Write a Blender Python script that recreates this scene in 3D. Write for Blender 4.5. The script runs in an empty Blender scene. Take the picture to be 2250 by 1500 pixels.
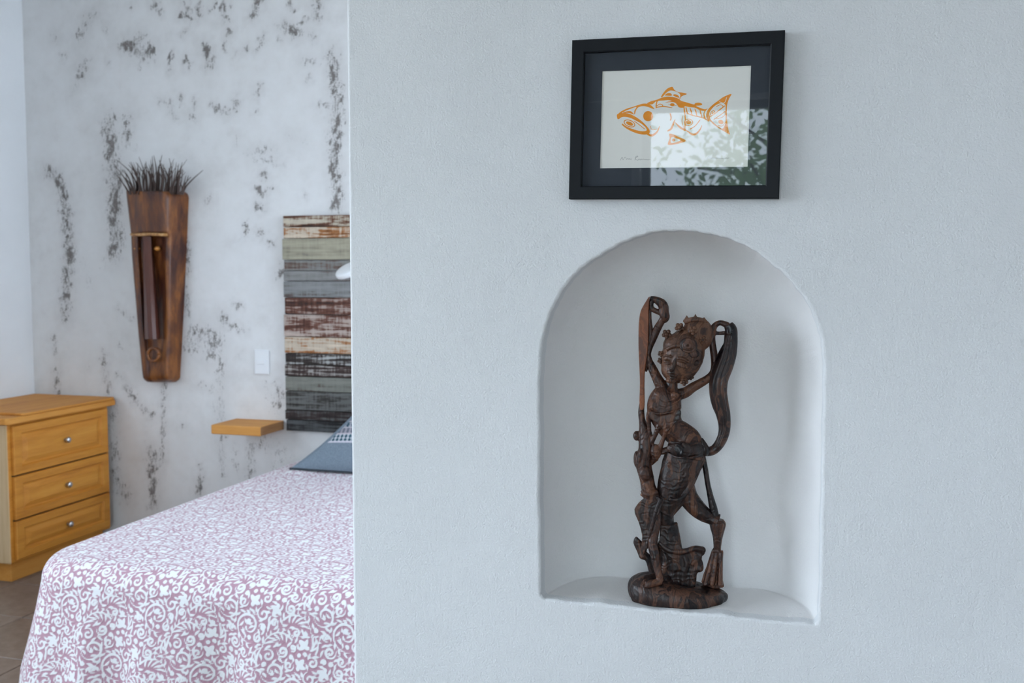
import bpy, bmesh, math, random
import numpy as np
from mathutils import Vector, Matrix

random.seed(7); RNG = np.random.default_rng(11)
scene = bpy.context.scene
COL = scene.collection

# ------------------------------------------------------------------ camera
F_PX, CXP, CYP = 2200.0, 1125.0, 750.0
YAW, PITCH, CAM_H = math.radians(16.3), math.radians(3.9), 1.52
cam_d = bpy.data.cameras.new('camera'); cam = bpy.data.objects.new('camera', cam_d); COL.objects.link(cam)
cam.location = (0, 0, CAM_H); cam.rotation_euler = (math.pi/2 - PITCH, 0, YAW)
cam_d.sensor_width = 36.0; cam_d.lens = 36.0*F_PX/2250.0
cam_d.clip_start = 0.05; cam_d.clip_end = 200
cam_d.dof.use_dof = True; cam_d.dof.focus_distance = 1.86; cam_d.dof.aperture_fstop = 6.7
scene.camera = cam

# ------------------------------------------------------------------ daylight
world = bpy.data.worlds.new('sky'); scene.world = world; world.use_nodes = True
wn = world.node_tree.nodes; wl = world.node_tree.links
wn['Background'].inputs['Color'].default_value = (0.79, 0.93, 1.08, 1)
wn['Background'].inputs['Strength'].default_value = 8.5

def portal(name, loc, rot, sx, sy):
    d = bpy.data.lights.new(name, 'AREA'); d.shape = 'RECTANGLE'; d.size = sx; d.size_y = sy
    d.cycles.is_portal = True
    o = bpy.data.objects.new(name, d); COL.objects.link(o); o.location = loc; o.rotation_euler = rot

DOOR = dict(x0=-1.00, x1=0.45, z0=0.02, z1=2.57)      # patio door behind the camera (rear wall)
WIN = dict(y0=-1.3, y1=1.45, z0=0.70, z1=2.98)         # window in the left wall, beside the living area
LWIN = dict(y0=2.15, y1=2.90, z0=1.25, z1=2.55)       # bedroom window in the left wall
BWIN = dict(y0=2.45, y1=4.48, z0=0.85, z1=2.70)       # bedroom window in the wall right of the bed
REAR_Y, LEFT_X, RIGHT_X, FAR_Y, CEIL_Z = -2.6, -4.22, 2.3, 4.70, 3.25
BED_X = 0.80                                          # inner face of the bedroom's right wall
portal('daylight_door', ((DOOR['x0']+DOOR['x1'])/2, REAR_Y-0.12, (DOOR['z0']+DOOR['z1'])/2), (math.pi/2, 0, 0), DOOR['x1']-DOOR['x0'], DOOR['z1']-DOOR['z0'])
portal('daylight_window', (LEFT_X-0.12, (WIN['y0']+WIN['y1'])/2, (WIN['z0']+WIN['z1'])/2), (math.pi/2, 0, -math.pi/2), WIN['y1']-WIN['y0'], WIN['z1']-WIN['z0'])

portal('daylight_left', (LEFT_X-0.12, (LWIN['y0']+LWIN['y1'])/2, (LWIN['z0']+LWIN['z1'])/2), (math.pi/2, 0, -math.pi/2), LWIN['y1']-LWIN['y0'], LWIN['z1']-LWIN['z0'])
portal('daylight_bedroom', (BED_X+0.12, (BWIN['y0']+BWIN['y1'])/2, (BWIN['z0']+BWIN['z1'])/2), (math.pi/2, 0, math.pi/2), BWIN['y1']-BWIN['y0'], BWIN['z1']-BWIN['z0'])

vs = scene.view_settings
vs.view_transform = 'Standard'; vs.look = 'None'; vs.exposure = 0.13; vs.gamma = 1.0; vs.use_curve_mapping = False

cy = scene.cycles
cy.max_bounces = 6; cy.diffuse_bounces = 4; cy.glossy_bounces = 2; cy.transmission_bounces = 2; cy.transparent_max_bounces = 6
cy.caustics_reflective = False; cy.caustics_refractive = False
cy.use_adaptive_sampling = True; cy.adaptive_threshold = 0.12; cy.adaptive_min_samples = 20; cy.use_denoising = True

# ------------------------------------------------------------------ helpers
_fw = Vector((-math.sin(YAW)*math.cos(PITCH), math.cos(YAW)*math.cos(PITCH), -math.sin(PITCH)))
_rt = Vector((math.cos(YAW), math.sin(YAW), 0)); _up = _rt.cross(_fw); _C = Vector((0, 0, CAM_H))
def ray(px, py): return _fw + _rt*((px-CXP)/F_PX) - _up*((py-CYP)/F_PX)
def aty(px, py, Y): d = ray(px, py); return _C + d*(Y/d.y)
def atx(px, py, X): d = ray(px, py); return _C + d*(X/d.x)
def atz(px, py, Z): d = ray(px, py); return _C + d*((Z-CAM_H)/d.z)

def S(c):                                    # sRGB 0-255 -> linear
    return tuple((v/255/12.92 if v/255 <= .04045 else ((v/255+.055)/1.055)**2.4) for v in c)

def tag(o, label=None, cat=None, group=None, kind=None):
    if label: o['label'] = label
    if cat: o['category'] = cat
    if group: o['group'] = group
    if kind: o['kind'] = kind
    return o

def empty(name, loc, **k):
    o = bpy.data.objects.new(name, None); COL.objects.link(o); o.location = loc; o.empty_display_size = 0.05
    return tag(o, **k)

def origin_of(p):
    v = Vector((0, 0, 0))
    while p is not None: v += p.location; p = p.parent
    return v

def mobj(name, verts, faces, mat, parent=None, smooth=False, loc=None, **k):
    """one mesh object from world-space vertices"""
    off = origin_of(parent)
    if parent is None and loc is not None: off = Vector(loc)
    me = bpy.data.meshes.new(name)
    va = np.asarray([tuple(v) for v in verts] if not isinstance(verts, np.ndarray) else verts, dtype=np.float64) - np.array(off)
    me.from_pydata(va.tolist(), [], [tuple(int(i) for i in f) for f in faces]); me.update()
    if mat: me.materials.append(mat)
    if smooth: me.polygons.foreach_set('use_smooth', [True]*len(me.polygons))
    o = bpy.data.objects.new(name, me); COL.objects.link(o)
    if parent is not None: o.parent = parent
    elif loc is not None: o.location = loc
    return tag(o, **k)

def bm_obj(name, bm, mat, parent=None, smooth=False, loc=None, **k):
    bm.normal_update()
    off = origin_of(parent) if parent is not None else (Vector(loc) if loc is not None else Vector((0,0,0)))
    bmesh.ops.translate(bm, verts=bm.verts, vec=-off)
    me = bpy.data.meshes.new(name); bm.to_mesh(me); bm.free()
    if mat: me.materials.append(mat)
    if smooth: me.polygons.foreach_set('use_smooth', [True]*len(me.polygons))
    o = bpy.data.objects.new(name, me); COL.objects.link(o)
    if parent is not None: o.parent = parent
    elif loc is not None: o.location = loc
    return tag(o, **k)

def add_box(bm, lo, hi, bevel=0.0, seg=2):
    r = bmesh.ops.create_cube(bm, size=1.0)
    vsx = r['verts']
    lo, hi = Vector(lo), Vector(hi)
    for v in vsx: v.co = Vector(((lo[i]+hi[i])/2 + v.co[i]*(hi[i]-lo[i]) for i in range(3)))
    if bevel > 0:
        es = list({e for v in vsx for e in v.link_edges})
        bmesh.ops.bevel(bm, geom=es, offset=bevel, segments=seg, affect='EDGES', profile=0.5)
    return bm

def box_obj(name, lo, hi, mat, parent=None, bevel=0.0, seg=2, loc=None, **k):
    bm = bmesh.new(); add_box(bm, lo, hi, bevel, seg)
    return bm_obj(name, bm, mat, parent, loc=loc, **k)

def catmull(P, n):
    """Catmull-Rom through rows of P, n samples per span"""
    P = np.asarray(P, float); out = []
    for i in range(len(P)-1):
        p0 = P[max(i-1, 0)]; p1 = P[i]; p2 = P[i+1]; p3 = P[min(i+2, len(P)-1)]
        for k in range(n):
            t = k/n
            out.append(.5*((2*p1)+(-p0+p2)*t+(2*p0-5*p1+4*p2-p3)*t*t+(-p0+3*p1-3*p2+p3)*t**3))
    out.append(P[-1]); return np.array(out)

def catmull_closed(P, n):
    P = np.asarray(P, float); N = len(P); out = []
    for i in range(N):
        p0, p1, p2, p3 = P[i-1], P[i], P[(i+1) % N], P[(i+2) % N]
        for k in range(n):
            t = k/n
            out.append(.5*((2*p1)+(-p0+p2)*t+(2*p0-5*p1+4*p2-p3)*t*t+(-p0+3*p1-3*p2+p3)*t**3))
    return np.array(out)

def tube_geo(pts, radii, seg=8):
    """round tapered tube along 3-D points"""
    V, Fc = [], []; pts = [Vector(p) for p in pts]; n = len(pts)
    t0 = (pts[1]-pts[0]).normalized(); a = t0.orthogonal().normalized()
    for i, p in enumerate(pts):
        t = (pts[min(i+1, n-1)]-pts[max(i-1, 0)]).normalized()
        a = (a - t*a.dot(t)).normalized(); b = t.cross(a)
        for k in range(seg):
            an = 2*math.pi*k/seg; V.append(p + (a*math.cos(an)+b*math.sin(an))*radii[i])
    for i in range(n-1):
        for k in range(seg):
            k2 = (k+1) % seg; Fc.append((i*seg+k, i*seg+k2, (i+1)*seg+k2, (i+1)*seg+k))
    Fc.append(tuple(range(seg))[::-1]); Fc.append(tuple(range((n-1)*seg, n*seg)))
    return V, Fc

def join_geo(parts):
    V, Fc = [], []
    for v, f in parts:
        o = len(V); V.extend(v); Fc.extend(tuple(i+o for i in q) for q in f)
    return V, Fc

def sph_geo(c, rx, ry, rz, nu=14, nv=9, M=None):
    V, Fc = [], []; c = Vector(c)
    for j in range(nv+1):
        ph = math.pi*j/nv
        for i in range(nu):
            th = 2*math.pi*i/nu
            p = Vector((rx*math.sin(ph)*math.cos(th), ry*math.sin(ph)*math.sin(th), rz*math.cos(ph)))
            V.append(c + (M @ p if M else p))
    for j in range(nv):
        for i in range(nu):
            i2 = (i+1) % nu; Fc.append((j*nu+i, (j+1)*nu+i, (j+1)*nu+i2, j*nu+i2))
    return V, Fc

def lathe_geo(c, axis, prof, seg=20):
    """revolve (r, h) profile about axis through c"""
    axis = Vector(axis).normalized(); a = axis.orthogonal().normalized(); b = axis.cross(a); c = Vector(c)
    V, Fc = [], []
    for r, h in prof:
        for k in range(seg):
            an = 2*math.pi*k/seg; V.append(c + axis*h + (a*math.cos(an)+b*math.sin(an))*max(r, 1e-5))
    n = len(prof)
    for i in range(n-1):
        for k in range(seg):
            k2 = (k+1) % seg; Fc.append((i*seg+k, i*seg+k2, (i+1)*seg+k2, (i+1)*seg+k))
    Fc.append(tuple(range(seg))[::-1]); Fc.append(tuple(range((n-1)*seg, n*seg)))
    return V, Fc

def remeshed(name, V, Fc, voxel, mat, parent, smooth_it=3, disp=None, **k):
    """voxel union of overlapping closed pieces into one continuous carved surface"""
    off = origin_of(parent)
    me = bpy.data.meshes.new(name+'_raw'); me.from_pydata([tuple(Vector(v)-off) for v in V], [], Fc); me.update()
    bm = bmesh.new(); bm.from_mesh(me); bmesh.ops.recalc_face_normals(bm, faces=bm.faces); bm.to_mesh(me); bm.free()
    o = bpy.data.objects.new(name+'_raw', me); COL.objects.link(o)
    m = o.modifiers.new('r', 'REMESH'); m.mode = 'VOXEL'; m.voxel_size = voxel
    if smooth_it:
        s = o.modifiers.new('s', 'SMOOTH'); s.factor = 0.5; s.iterations = smooth_it
    dg = bpy.context.evaluated_depsgraph_get(); dg.update()
    me2 = bpy.data.meshes.new_from_object(o.evaluated_get(dg)); me2.name = name
    bpy.data.objects.remove(o); bpy.data.meshes.remove(me)
    me2.materials.clear(); me2.materials.append(mat)
    me2.polygons.foreach_set('use_smooth', [True]*len(me2.polygons))
    ob = bpy.data.objects.new(name, me2); COL.objects.link(ob); ob.parent = parent
    return tag(ob, **k)

# signed distances, used for printed / woven pattern (stored per vertex, thresholded in the material)
def sd_stroke(P, Q, R, period=None):
    """tapered polyline stroke; P (n,2), Q (m,2), R (m,)"""
    d = np.full(len(P), 1e9)
    for i in range(len(Q)-1):
        a, b = Q[i], Q[i+1]; mid = (a+b)/2
        rel = P-mid
        if period is not None: rel = (rel+period/2) % period - period/2
        ba = b-a; L2 = ba@ba+1e-12
        pa = rel-(a-mid); t = np.clip((pa@ba)/L2, 0, 1)
        dd = np.hypot(pa[:, 0]-t*ba[0], pa[:, 1]-t*ba[1])-(R[i]+(R[i+1]-R[i])*t)
        np.minimum(d, dd, out=d)
    return d

def sd_poly(P, V):
    d = np.full(len(P), 1e18); ins = np.zeros(len(P), bool); N = len(V)
    for i in range(N):
        a, b = V[i], V[(i+1) % N]; e = b-a; w = P-a
        t = np.clip((w@e)/(e@e+1e-12), 0, 1); q = w-t[:, None]*e
        np.minimum(d, (q*q).sum(1), out=d)
        c = (a[1] > P[:, 1]) != (b[1] > P[:, 1])
        if abs(e[1]) > 1e-12:
            xx = a[0]+(P[:, 1]-a[1])/e[1]*e[0]; ins ^= c & (P[:, 0] < xx)
    return np.where(ins, -1, 1)*np.sqrt(d)

def grid_faces(nu, nv):
    i = np.arange(nu-1)[:, None]*nv + np.arange(nv-1)[None, :]
    return np.stack([i, i+nv, i+nv+1, i+1], -1).reshape(-1, 4)

def grid_obj(name, V, faces, mat, parent=None, attrs=None, smooth=True, loc=None, **k):
    """fast mesh from numpy arrays with float point attributes"""
    off = np.array(origin_of(parent)) if parent is not None else (np.array(loc, float) if loc is not None else np.zeros(3))
    V = np.asarray(V, np.float64)-off; me = bpy.data.meshes.new(name)
    me.vertices.add(len(V)); me.vertices.foreach_set('co', V.astype(np.float32).ravel())
    nf = len(faces); me.loops.add(nf*4); me.polygons.add(nf)
    me.loops.foreach_set('vertex_index', faces.astype(np.int32).ravel())
    me.polygons.foreach_set('loop_start', np.arange(0, nf*4, 4, dtype=np.int32))
    me.polygons.foreach_set('loop_total', np.full(nf, 4, np.int32)) if False else None
    me.polygons.foreach_set('use_smooth', np.full(nf, smooth))
    me.update(calc_edges=True); me.validate()
    for n, a in (attrs or {}).items():
        at = me.attributes.new(n, 'FLOAT', 'POINT'); at.data.foreach_set('value', np.asarray(a, np.float32).ravel())
    me.materials.append(mat)
    o = bpy.data.objects.new(name, me); COL.objects.link(o)
    if parent is not None: o.parent = parent
    elif loc is not None: o.location = loc
    return tag(o, **k)

# ------------------------------------------------------------------ materials
class NT:
    def __init__(s, name, rough=0.6, base=(.8, .8, .8), metallic=0.0, spec=0.5):
        s.m = bpy.data.materials.new(name); s.m.use_nodes = True
        s.t = s.m.node_tree; s.N = s.t.nodes; s.L = s.t.links; s.b = s.N['Principled BSDF']
        s.b.inputs['Base Color'].default_value = (*base, 1); s.b.inputs['Roughness'].default_value = rough
        s.b.inputs['Metallic'].default_value = metallic; s.b.inputs['Specular IOR Level'].default_value = spec
    def n(s, typ, **kw):
        x = s.N.new(typ)
        for k, v in kw.items():
            if k.startswith('i_'): x.inputs[k[2:].replace('_', ' ')].default_value = v
            else: setattr(x, k, v)
        return x
    def l(s, a, b): s.L.new(a, b)
    def coord(s, scale=(1, 1, 1), rot=(0, 0, 0), kind='Object', loc=(0, 0, 0)):
        tc = s.n('ShaderNodeTexCoord'); mp = s.n('ShaderNodeMapping')
        mp.inputs['Scale'].default_value = scale; mp.inputs['Rotation'].default_value = rot; mp.inputs['Location'].default_value = loc
        s.l(tc.outputs[kind], mp.inputs['Vector']); return mp.outputs['Vector']
    def noise(s, vec, scale=5, detail=4, rough=0.55, dist=0.0):
        x = s.n('ShaderNodeTexNoise'); x.inputs['Scale'].default_value = scale; x.inputs['Detail'].default_value = detail
        x.inputs['Roughness'].default_value = rough; x.inputs['Distortion'].default_value = dist
        if vec is not None: s.l(vec, x.inputs['Vector'])
        return x.outputs['Fac']
    def ramp(s, fac, stops, interp='LINEAR'):
        r = s.n('ShaderNodeValToRGB'); e = r.color_ramp.elements; r.color_ramp.interpolation = interp
        while len(e) < len(stops): e.new(0.5)
        for q, (p, c) in zip(e, stops):
            q.position = p; q.color = (*c, 1) if len(c) == 3 else c
        s.l(fac, r.inputs['Fac']); return r.outputs['Color']
    def math(s, op, a, b=None, c=None, clamp=False):
        x = s.n('ShaderNodeMath', operation=op, use_clamp=clamp)
        for i, v in enumerate((a, b, c)):
            if v is None: continue
            if isinstance(v, (int, float)): x.inputs[i].default_value = v
            else: s.l(v, x.inputs[i])
        return x.outputs[0]
    def mix(s, fac, a, b, mode='MIX'):
        x = s.n('ShaderNodeMix', data_type='RGBA', blend_type=mode)
        for i, v in ((0, fac), (6, a), (7, b)):
            if isinstance(v, (int, float)): x.inputs[i].default_value = v
            elif isinstance(v, tuple): x.inputs[i].default_value = (*v, 1) if len(v) == 3 else v
            else: s.l(v, x.inputs[i])
        return x.outputs[2]
    def step(s, v, a, b):
        x = s.n('ShaderNodeMapRange', interpolation_type='SMOOTHSTEP')
        x.inputs['From Min'].default_value = a; x.inputs['From Max'].default_value = b
        s.l(v, x.inputs['Value']); return x.outputs[0]
    def bump(s, h, strength=0.3, dist=0.01, prev=None):
        x = s.n('ShaderNodeBump'); x.inputs['Strength'].default_value = strength; x.inputs['Distance'].default_value = dist
        s.l(h, x.inputs['Height'])
        if prev is not None: s.l(prev, x.inputs['Normal'])
        s.l(x.outputs[0], s.b.inputs['Normal']); return x.outputs[0]
    def attr(s, name):
        x = s.n('ShaderNodeAttribute', attribute_name=name); return x.outputs['Fac']
    def color(s, c): s.l(c, s.b.inputs['Base Color'])
    def rough(s, c): s.l(c, s.b.inputs['Roughness'])

def mat_plaster(name, col, bump1=0.25, var=0.03):
    m = NT(name, 0.85, col, spec=0.25); v = m.coord()
    a = m.noise(v, 2.2, 3); d = tuple(c*(1-var) for c in col); l = tuple(min(1, c*(1+var)) for c in col)
    m.color(m.ramp(a, [(.3, d), (.7, l)]))
    h = m.math('ADD', m.math('MULTIPLY', m.noise(v, 260, 3, .6), .9), m.math('MULTIPLY', m.noise(v, 45, 4, .6), 1.0))
    h = m.math('ADD', h, m.math('MULTIPLY', m.noise(v, 7, 2), 1.3))
    m.bump(h, bump1, 0.004); return m.m

M_WALL = mat_plaster('white_plaster', (.80, .81, .82), 0.45)
M_NICHE = mat_plaster('niche_plaster_brightened', (.88, .87, .865), 0.30)  # paler than the wall plaster, brightening the dim niche by colour
M_CEIL = mat_plaster('ceiling_plaster', (.82, .82, .82), 0.2)

def mat_wood(name, dark, mid, light, grain_axis='Y', scale=1.0, rough=0.42, gs=7):
    m = NT(name, rough, mid, spec=0.4)
    sc = {'X': (1.2, 14, 14), 'Y': (14, 1.2, 14), 'Z': (14, 14, 1.2)}[grain_axis]
    v = m.coord(tuple(c*scale for c in sc))
    a = m.noise(v, 1.0, 6, .62, .7); b = m.noise(v, gs, 3, .6)
    f = m.math('ADD', m.math('MULTIPLY', a, .75), m.math('MULTIPLY', b, .25))
    m.color(m.ramp(f, [(.30, dark), (.48, mid), (.68, light)])); m.bump(b, .08, .002)
    return m.m

M_PINE = mat_wood('honey_pine_front', (.42, .145, .016), (.59, .235, .030), (.69, .31, .050), 'Y', rough=.5)
M_PINE_TOP = mat_wood('honey_pine_top', (.52, .20, .030), (.64, .27, .048), (.72, .34, .075), 'Y', rough=.62)
M_PINE_SIDE = mat_wood('pale_pine_side', (.52, .34, .17), (.64, .45, .25), (.72, .54, .33), 'Z')
M_SHELF = mat_wood('honey_pine_shelf', (.48, .19, .034), (.62, .27, .056), (.72, .35, .09), 'X', rough=.6)
M_END = mat_wood('pine_end_grain_shaded', (.20, .085, .03), (.30, .14, .055), (.38, .19, .08), 'Y')  # end grain, with the shade on the shelf's end put into the colour
M_METAL = NT('brushed_steel', 0.28, (.62, .62, .64), 1.0).m
M_WHITE = NT('white_plastic', 0.35, (.82, .83, .85)).m
M_BLACK = NT('black_frame_paint', 0.5, (.006, .008, .011), spec=.22).m
M_GROUT = NT('tile_grout', 0.9, (.10, .085, .075)).m

# ================================================================== THE SETTING
NEAR_Y = 1.845; PART_T = 0.34
EDGE_X = -0.881

# ---- partition with the arched niche
ARCH = [(1189,1300),(1187,1200),(1186,1080),(1186,960),(1186,860),(1188,796),(1194,747),(1203,706),(1218,672),(1230,648),(1256,612),(1279,589),(1314,564),(1352,542),(1390,524),(1431,512),(1469,507),
        (1512,507.5),(1555,513),(1599,524),(1642,541),(1672,561),(1704,587),(1734,614),(1764,651),(1785,689),(1799,729),(1806,764),(1808,796),(1808,900),(1805,1020),(1803,1140),(1800,1260),(1797,1360)]
arch = np.array([[aty(a, b, NEAR_Y).x, aty(a, b, NEAR_Y).z] for a, b in ARCH])
sill_z = aty(1490, 1343, NEAR_Y).z
bl = aty(1189, 1313, NEAR_Y); br = aty(1796, 1377, NEAR_Y)
top = catmull(arch, 5)
r_ = 0.010
low = [(x, sill_z-0.0+0.0012*math.sin(31*x)+0.0008*math.sin(83*x+1)) for x in np.linspace(br.x-r_, bl.x+r_, 44)]
cr = [(br.x-r_+r_*math.cos(t), sill_z+r_-r_*math.sin(t)) for t in np.linspace(0, math.pi/2, 6)]      # right jamb turning into the sill
outl = np.array(list(top) + cr + low[1:-1] + [(bl.x+r_*(1-math.sin(t)), sill_z+r_*(1-math.cos(t))) for t in np.linspace(0, math.pi/2, 6)])
# drop near-duplicate points
keep = [0]
for i in range(1, len(outl)):
    if np.hypot(*(outl[i]-outl[keep[-1]])) > 0.0012: keep.append(i)
outl = outl[keep]
wob = np.array([0.0007*math.sin(7.3*i*.21)+0.0005*math.sin(i*.67+1) for i in range(len(outl))])
tang = np.roll(outl, -1, 0)-np.roll(outl, 1, 0); tang /= np.hypot(tang[:, 0], tang[:, 1])[:, None]
norm = np.stack([-tang[:, 1], tang[:, 0]], 1)
cen = outl.mean(0)
if ((outl-cen)*norm).sum() < 0: norm = -norm
outl = outl + norm*wob[:, None]
LIP = 0.006; rings = []
for k in range(7):
    a = (math.pi/2)*k/6
    rings.append(np.column_stack([outl[:, 0]+norm[:, 0]*LIP*(1-math.sin(a)), np.full(len(outl), NEAR_Y+LIP*(1-math.cos(a))), outl[:, 1]+norm[:, 1]*LIP*(1-math.sin(a))]))
xc = (outl[:, 0].min()+outl[:, 0].max())/2; hw = (outl[:, 0].max()-outl[:, 0].min())/2; hz = outl[:, 1].max()-sill_z
ND, NA = 0.178, 0.12
for k in range(1, 25):
    t = k/24; a = NA*(1-math.cos(t*math.pi/2)**0.9) if t < 1 else NA
    d = LIP + (ND-LIP)*math.sin(t*math.pi/2)
    x = xc+(outl[:, 0]-xc)*(1-a/hw); zt = 0.72*a
    z = sill_z+(outl[:, 1]-sill_z)*(1-zt/hz)
    rings.append(np.column_stack([x, np.full(len(outl), NEAR_Y+d), z]))
for k in range(1, 9):
    sc_ = 1-k/8*0.999; b = rings[30]
    x = xc+(b[:, 0]-xc)*sc_; z = sill_z+(b[:, 2]-sill_z)*(sc_ if True else 1)
    rings.append(np.column_stack([x, b[:, 1]+0.004*k/8, z]))
NR = len(rings); NP = len(outl); V = np.concatenate(rings); Fc = []
for i in range(NR-1):
    for j in range(NP):
        j2 = (j+1) % NP; Fc.append((i*NP+j, i*NP+j2, (i+1)*NP+j2, (i+1)*NP+j))
part = empty('wall_partition', (EDGE_X, NEAR_Y, 0), kind='structure')
# wall front with the hole, back, end with rounded arris
bm = bmesh.new()
inner = [bm.verts.new(tuple(v)) for v in rings[0]]
er = 0.008
outer = [bm.verts.new(p) for p in ((EDGE_X+er, NEAR_Y, 0), (RIGHT_X, NEAR_Y, 0), (RIGHT_X, NEAR_Y, CEIL_Z), (EDGE_X+er, NEAR_Y, CEIL_Z))]
eds = [bm.edges.new((inner[i], inner[(i+1) % NP])) for i in range(NP)] + [bm.edges.new((outer[i], outer[(i+1) % 4])) for i in range(4)]
bmesh.ops.triangle_fill(bm, edges=eds, use_beauty=True)
rowb, rowt = [], []
for k in range(7):
    a = (math.pi/2)*k/6
    p = (EDGE_X+er*(1-math.sin(a)), NEAR_Y+er*(1-math.cos(a)))
    rowb.append(bm.verts.new((*p, 0))); rowt.append(bm.verts.new((*p, CEIL_Z)))
p = (EDGE_X, NEAR_Y+PART_T); rowb.append(bm.verts.new((*p, 0))); rowt.append(bm.verts.new((*p, CEIL_Z)))
p = (RIGHT_X, NEAR_Y+PART_T); rowb.append(bm.verts.new((*p, 0))); rowt.append(bm.verts.new((*p, CEIL_Z)))
for k in range(len(rowb)-1): bm.faces.new((rowb[k], rowb[k+1], rowt[k+1], rowt[k]))
bmesh.ops.recalc_face_normals(bm, faces=bm.faces)
wp = bm_obj('wall_face', bm, M_WALL, part)
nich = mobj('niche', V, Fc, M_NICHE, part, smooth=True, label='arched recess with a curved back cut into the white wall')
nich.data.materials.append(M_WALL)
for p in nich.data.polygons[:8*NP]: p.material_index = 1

# ---- other walls, ceiling
def wall_boxes(name, boxes, mat):
    bm = bmesh.new()
    for lo, hi in boxes: add_box(bm, lo, hi)
    return bm_obj(name, bm, mat, kind='structure')
T = 0.2
wall_boxes('wall_left', [((LEFT_X-T, REAR_Y, 0), (LEFT_X, WIN['y0'], CEIL_Z)), ((LEFT_X-T, WIN['y1'], 0), (LEFT_X, LWIN['y0'], CEIL_Z)), ((LEFT_X-T, LWIN['y1'], 0), (LEFT_X, FAR_Y, CEIL_Z)),
                         ((LEFT_X-T, LWIN['y0'], 0), (LEFT_X, LWIN['y1'], LWIN['z0'])), ((LEFT_X-T, LWIN['y0'], LWIN['z1']), (LEFT_X, LWIN['y1'], CEIL_Z)),
                         ((LEFT_X-T, WIN['y0'], 0), (LEFT_X, WIN['y1'], WIN['z0'])), ((LEFT_X-T, WIN['y0'], WIN['z1']), (LEFT_X, WIN['y1'], CEIL_Z))], M_WALL)
wall_boxes('wall_right', [((RIGHT_X, REAR_Y, 0), (RIGHT_X+T, NEAR_Y+PART_T, CEIL_Z))], M_WALL)
PB = NEAR_Y+PART_T
wall_boxes('wall_bedroom', [((BED_X, PB, 0), (BED_X+T, BWIN['y0'], CEIL_Z)), ((BED_X, BWIN['y1'], 0), (BED_X+T, FAR_Y, CEIL_Z)),
                            ((BED_X, BWIN['y0'], 0), (BED_X+T, BWIN['y1'], BWIN['z0'])), ((BED_X, BWIN['y0'], BWIN['z1']), (BED_X+T, BWIN['y1'], CEIL_Z))], M_WALL)
wall_boxes('wall_rear', [((LEFT_X-T, REAR_Y-T, 0), (DOOR['x0'], REAR_Y, CEIL_Z)), ((DOOR['x1'], REAR_Y-T, 0), (RIGHT_X+T, REAR_Y, CEIL_Z)),
                         ((DOOR['x0'], REAR_Y-T, DOOR['z1']), (DOOR['x1'], REAR_Y, CEIL_Z))], M_WALL)
wall_boxes('ceiling', [((LEFT_X-T, REAR_Y-T, CEIL_Z), (RIGHT_X+T, FAR_Y+T, CEIL_Z+T))], M_CEIL)

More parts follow.
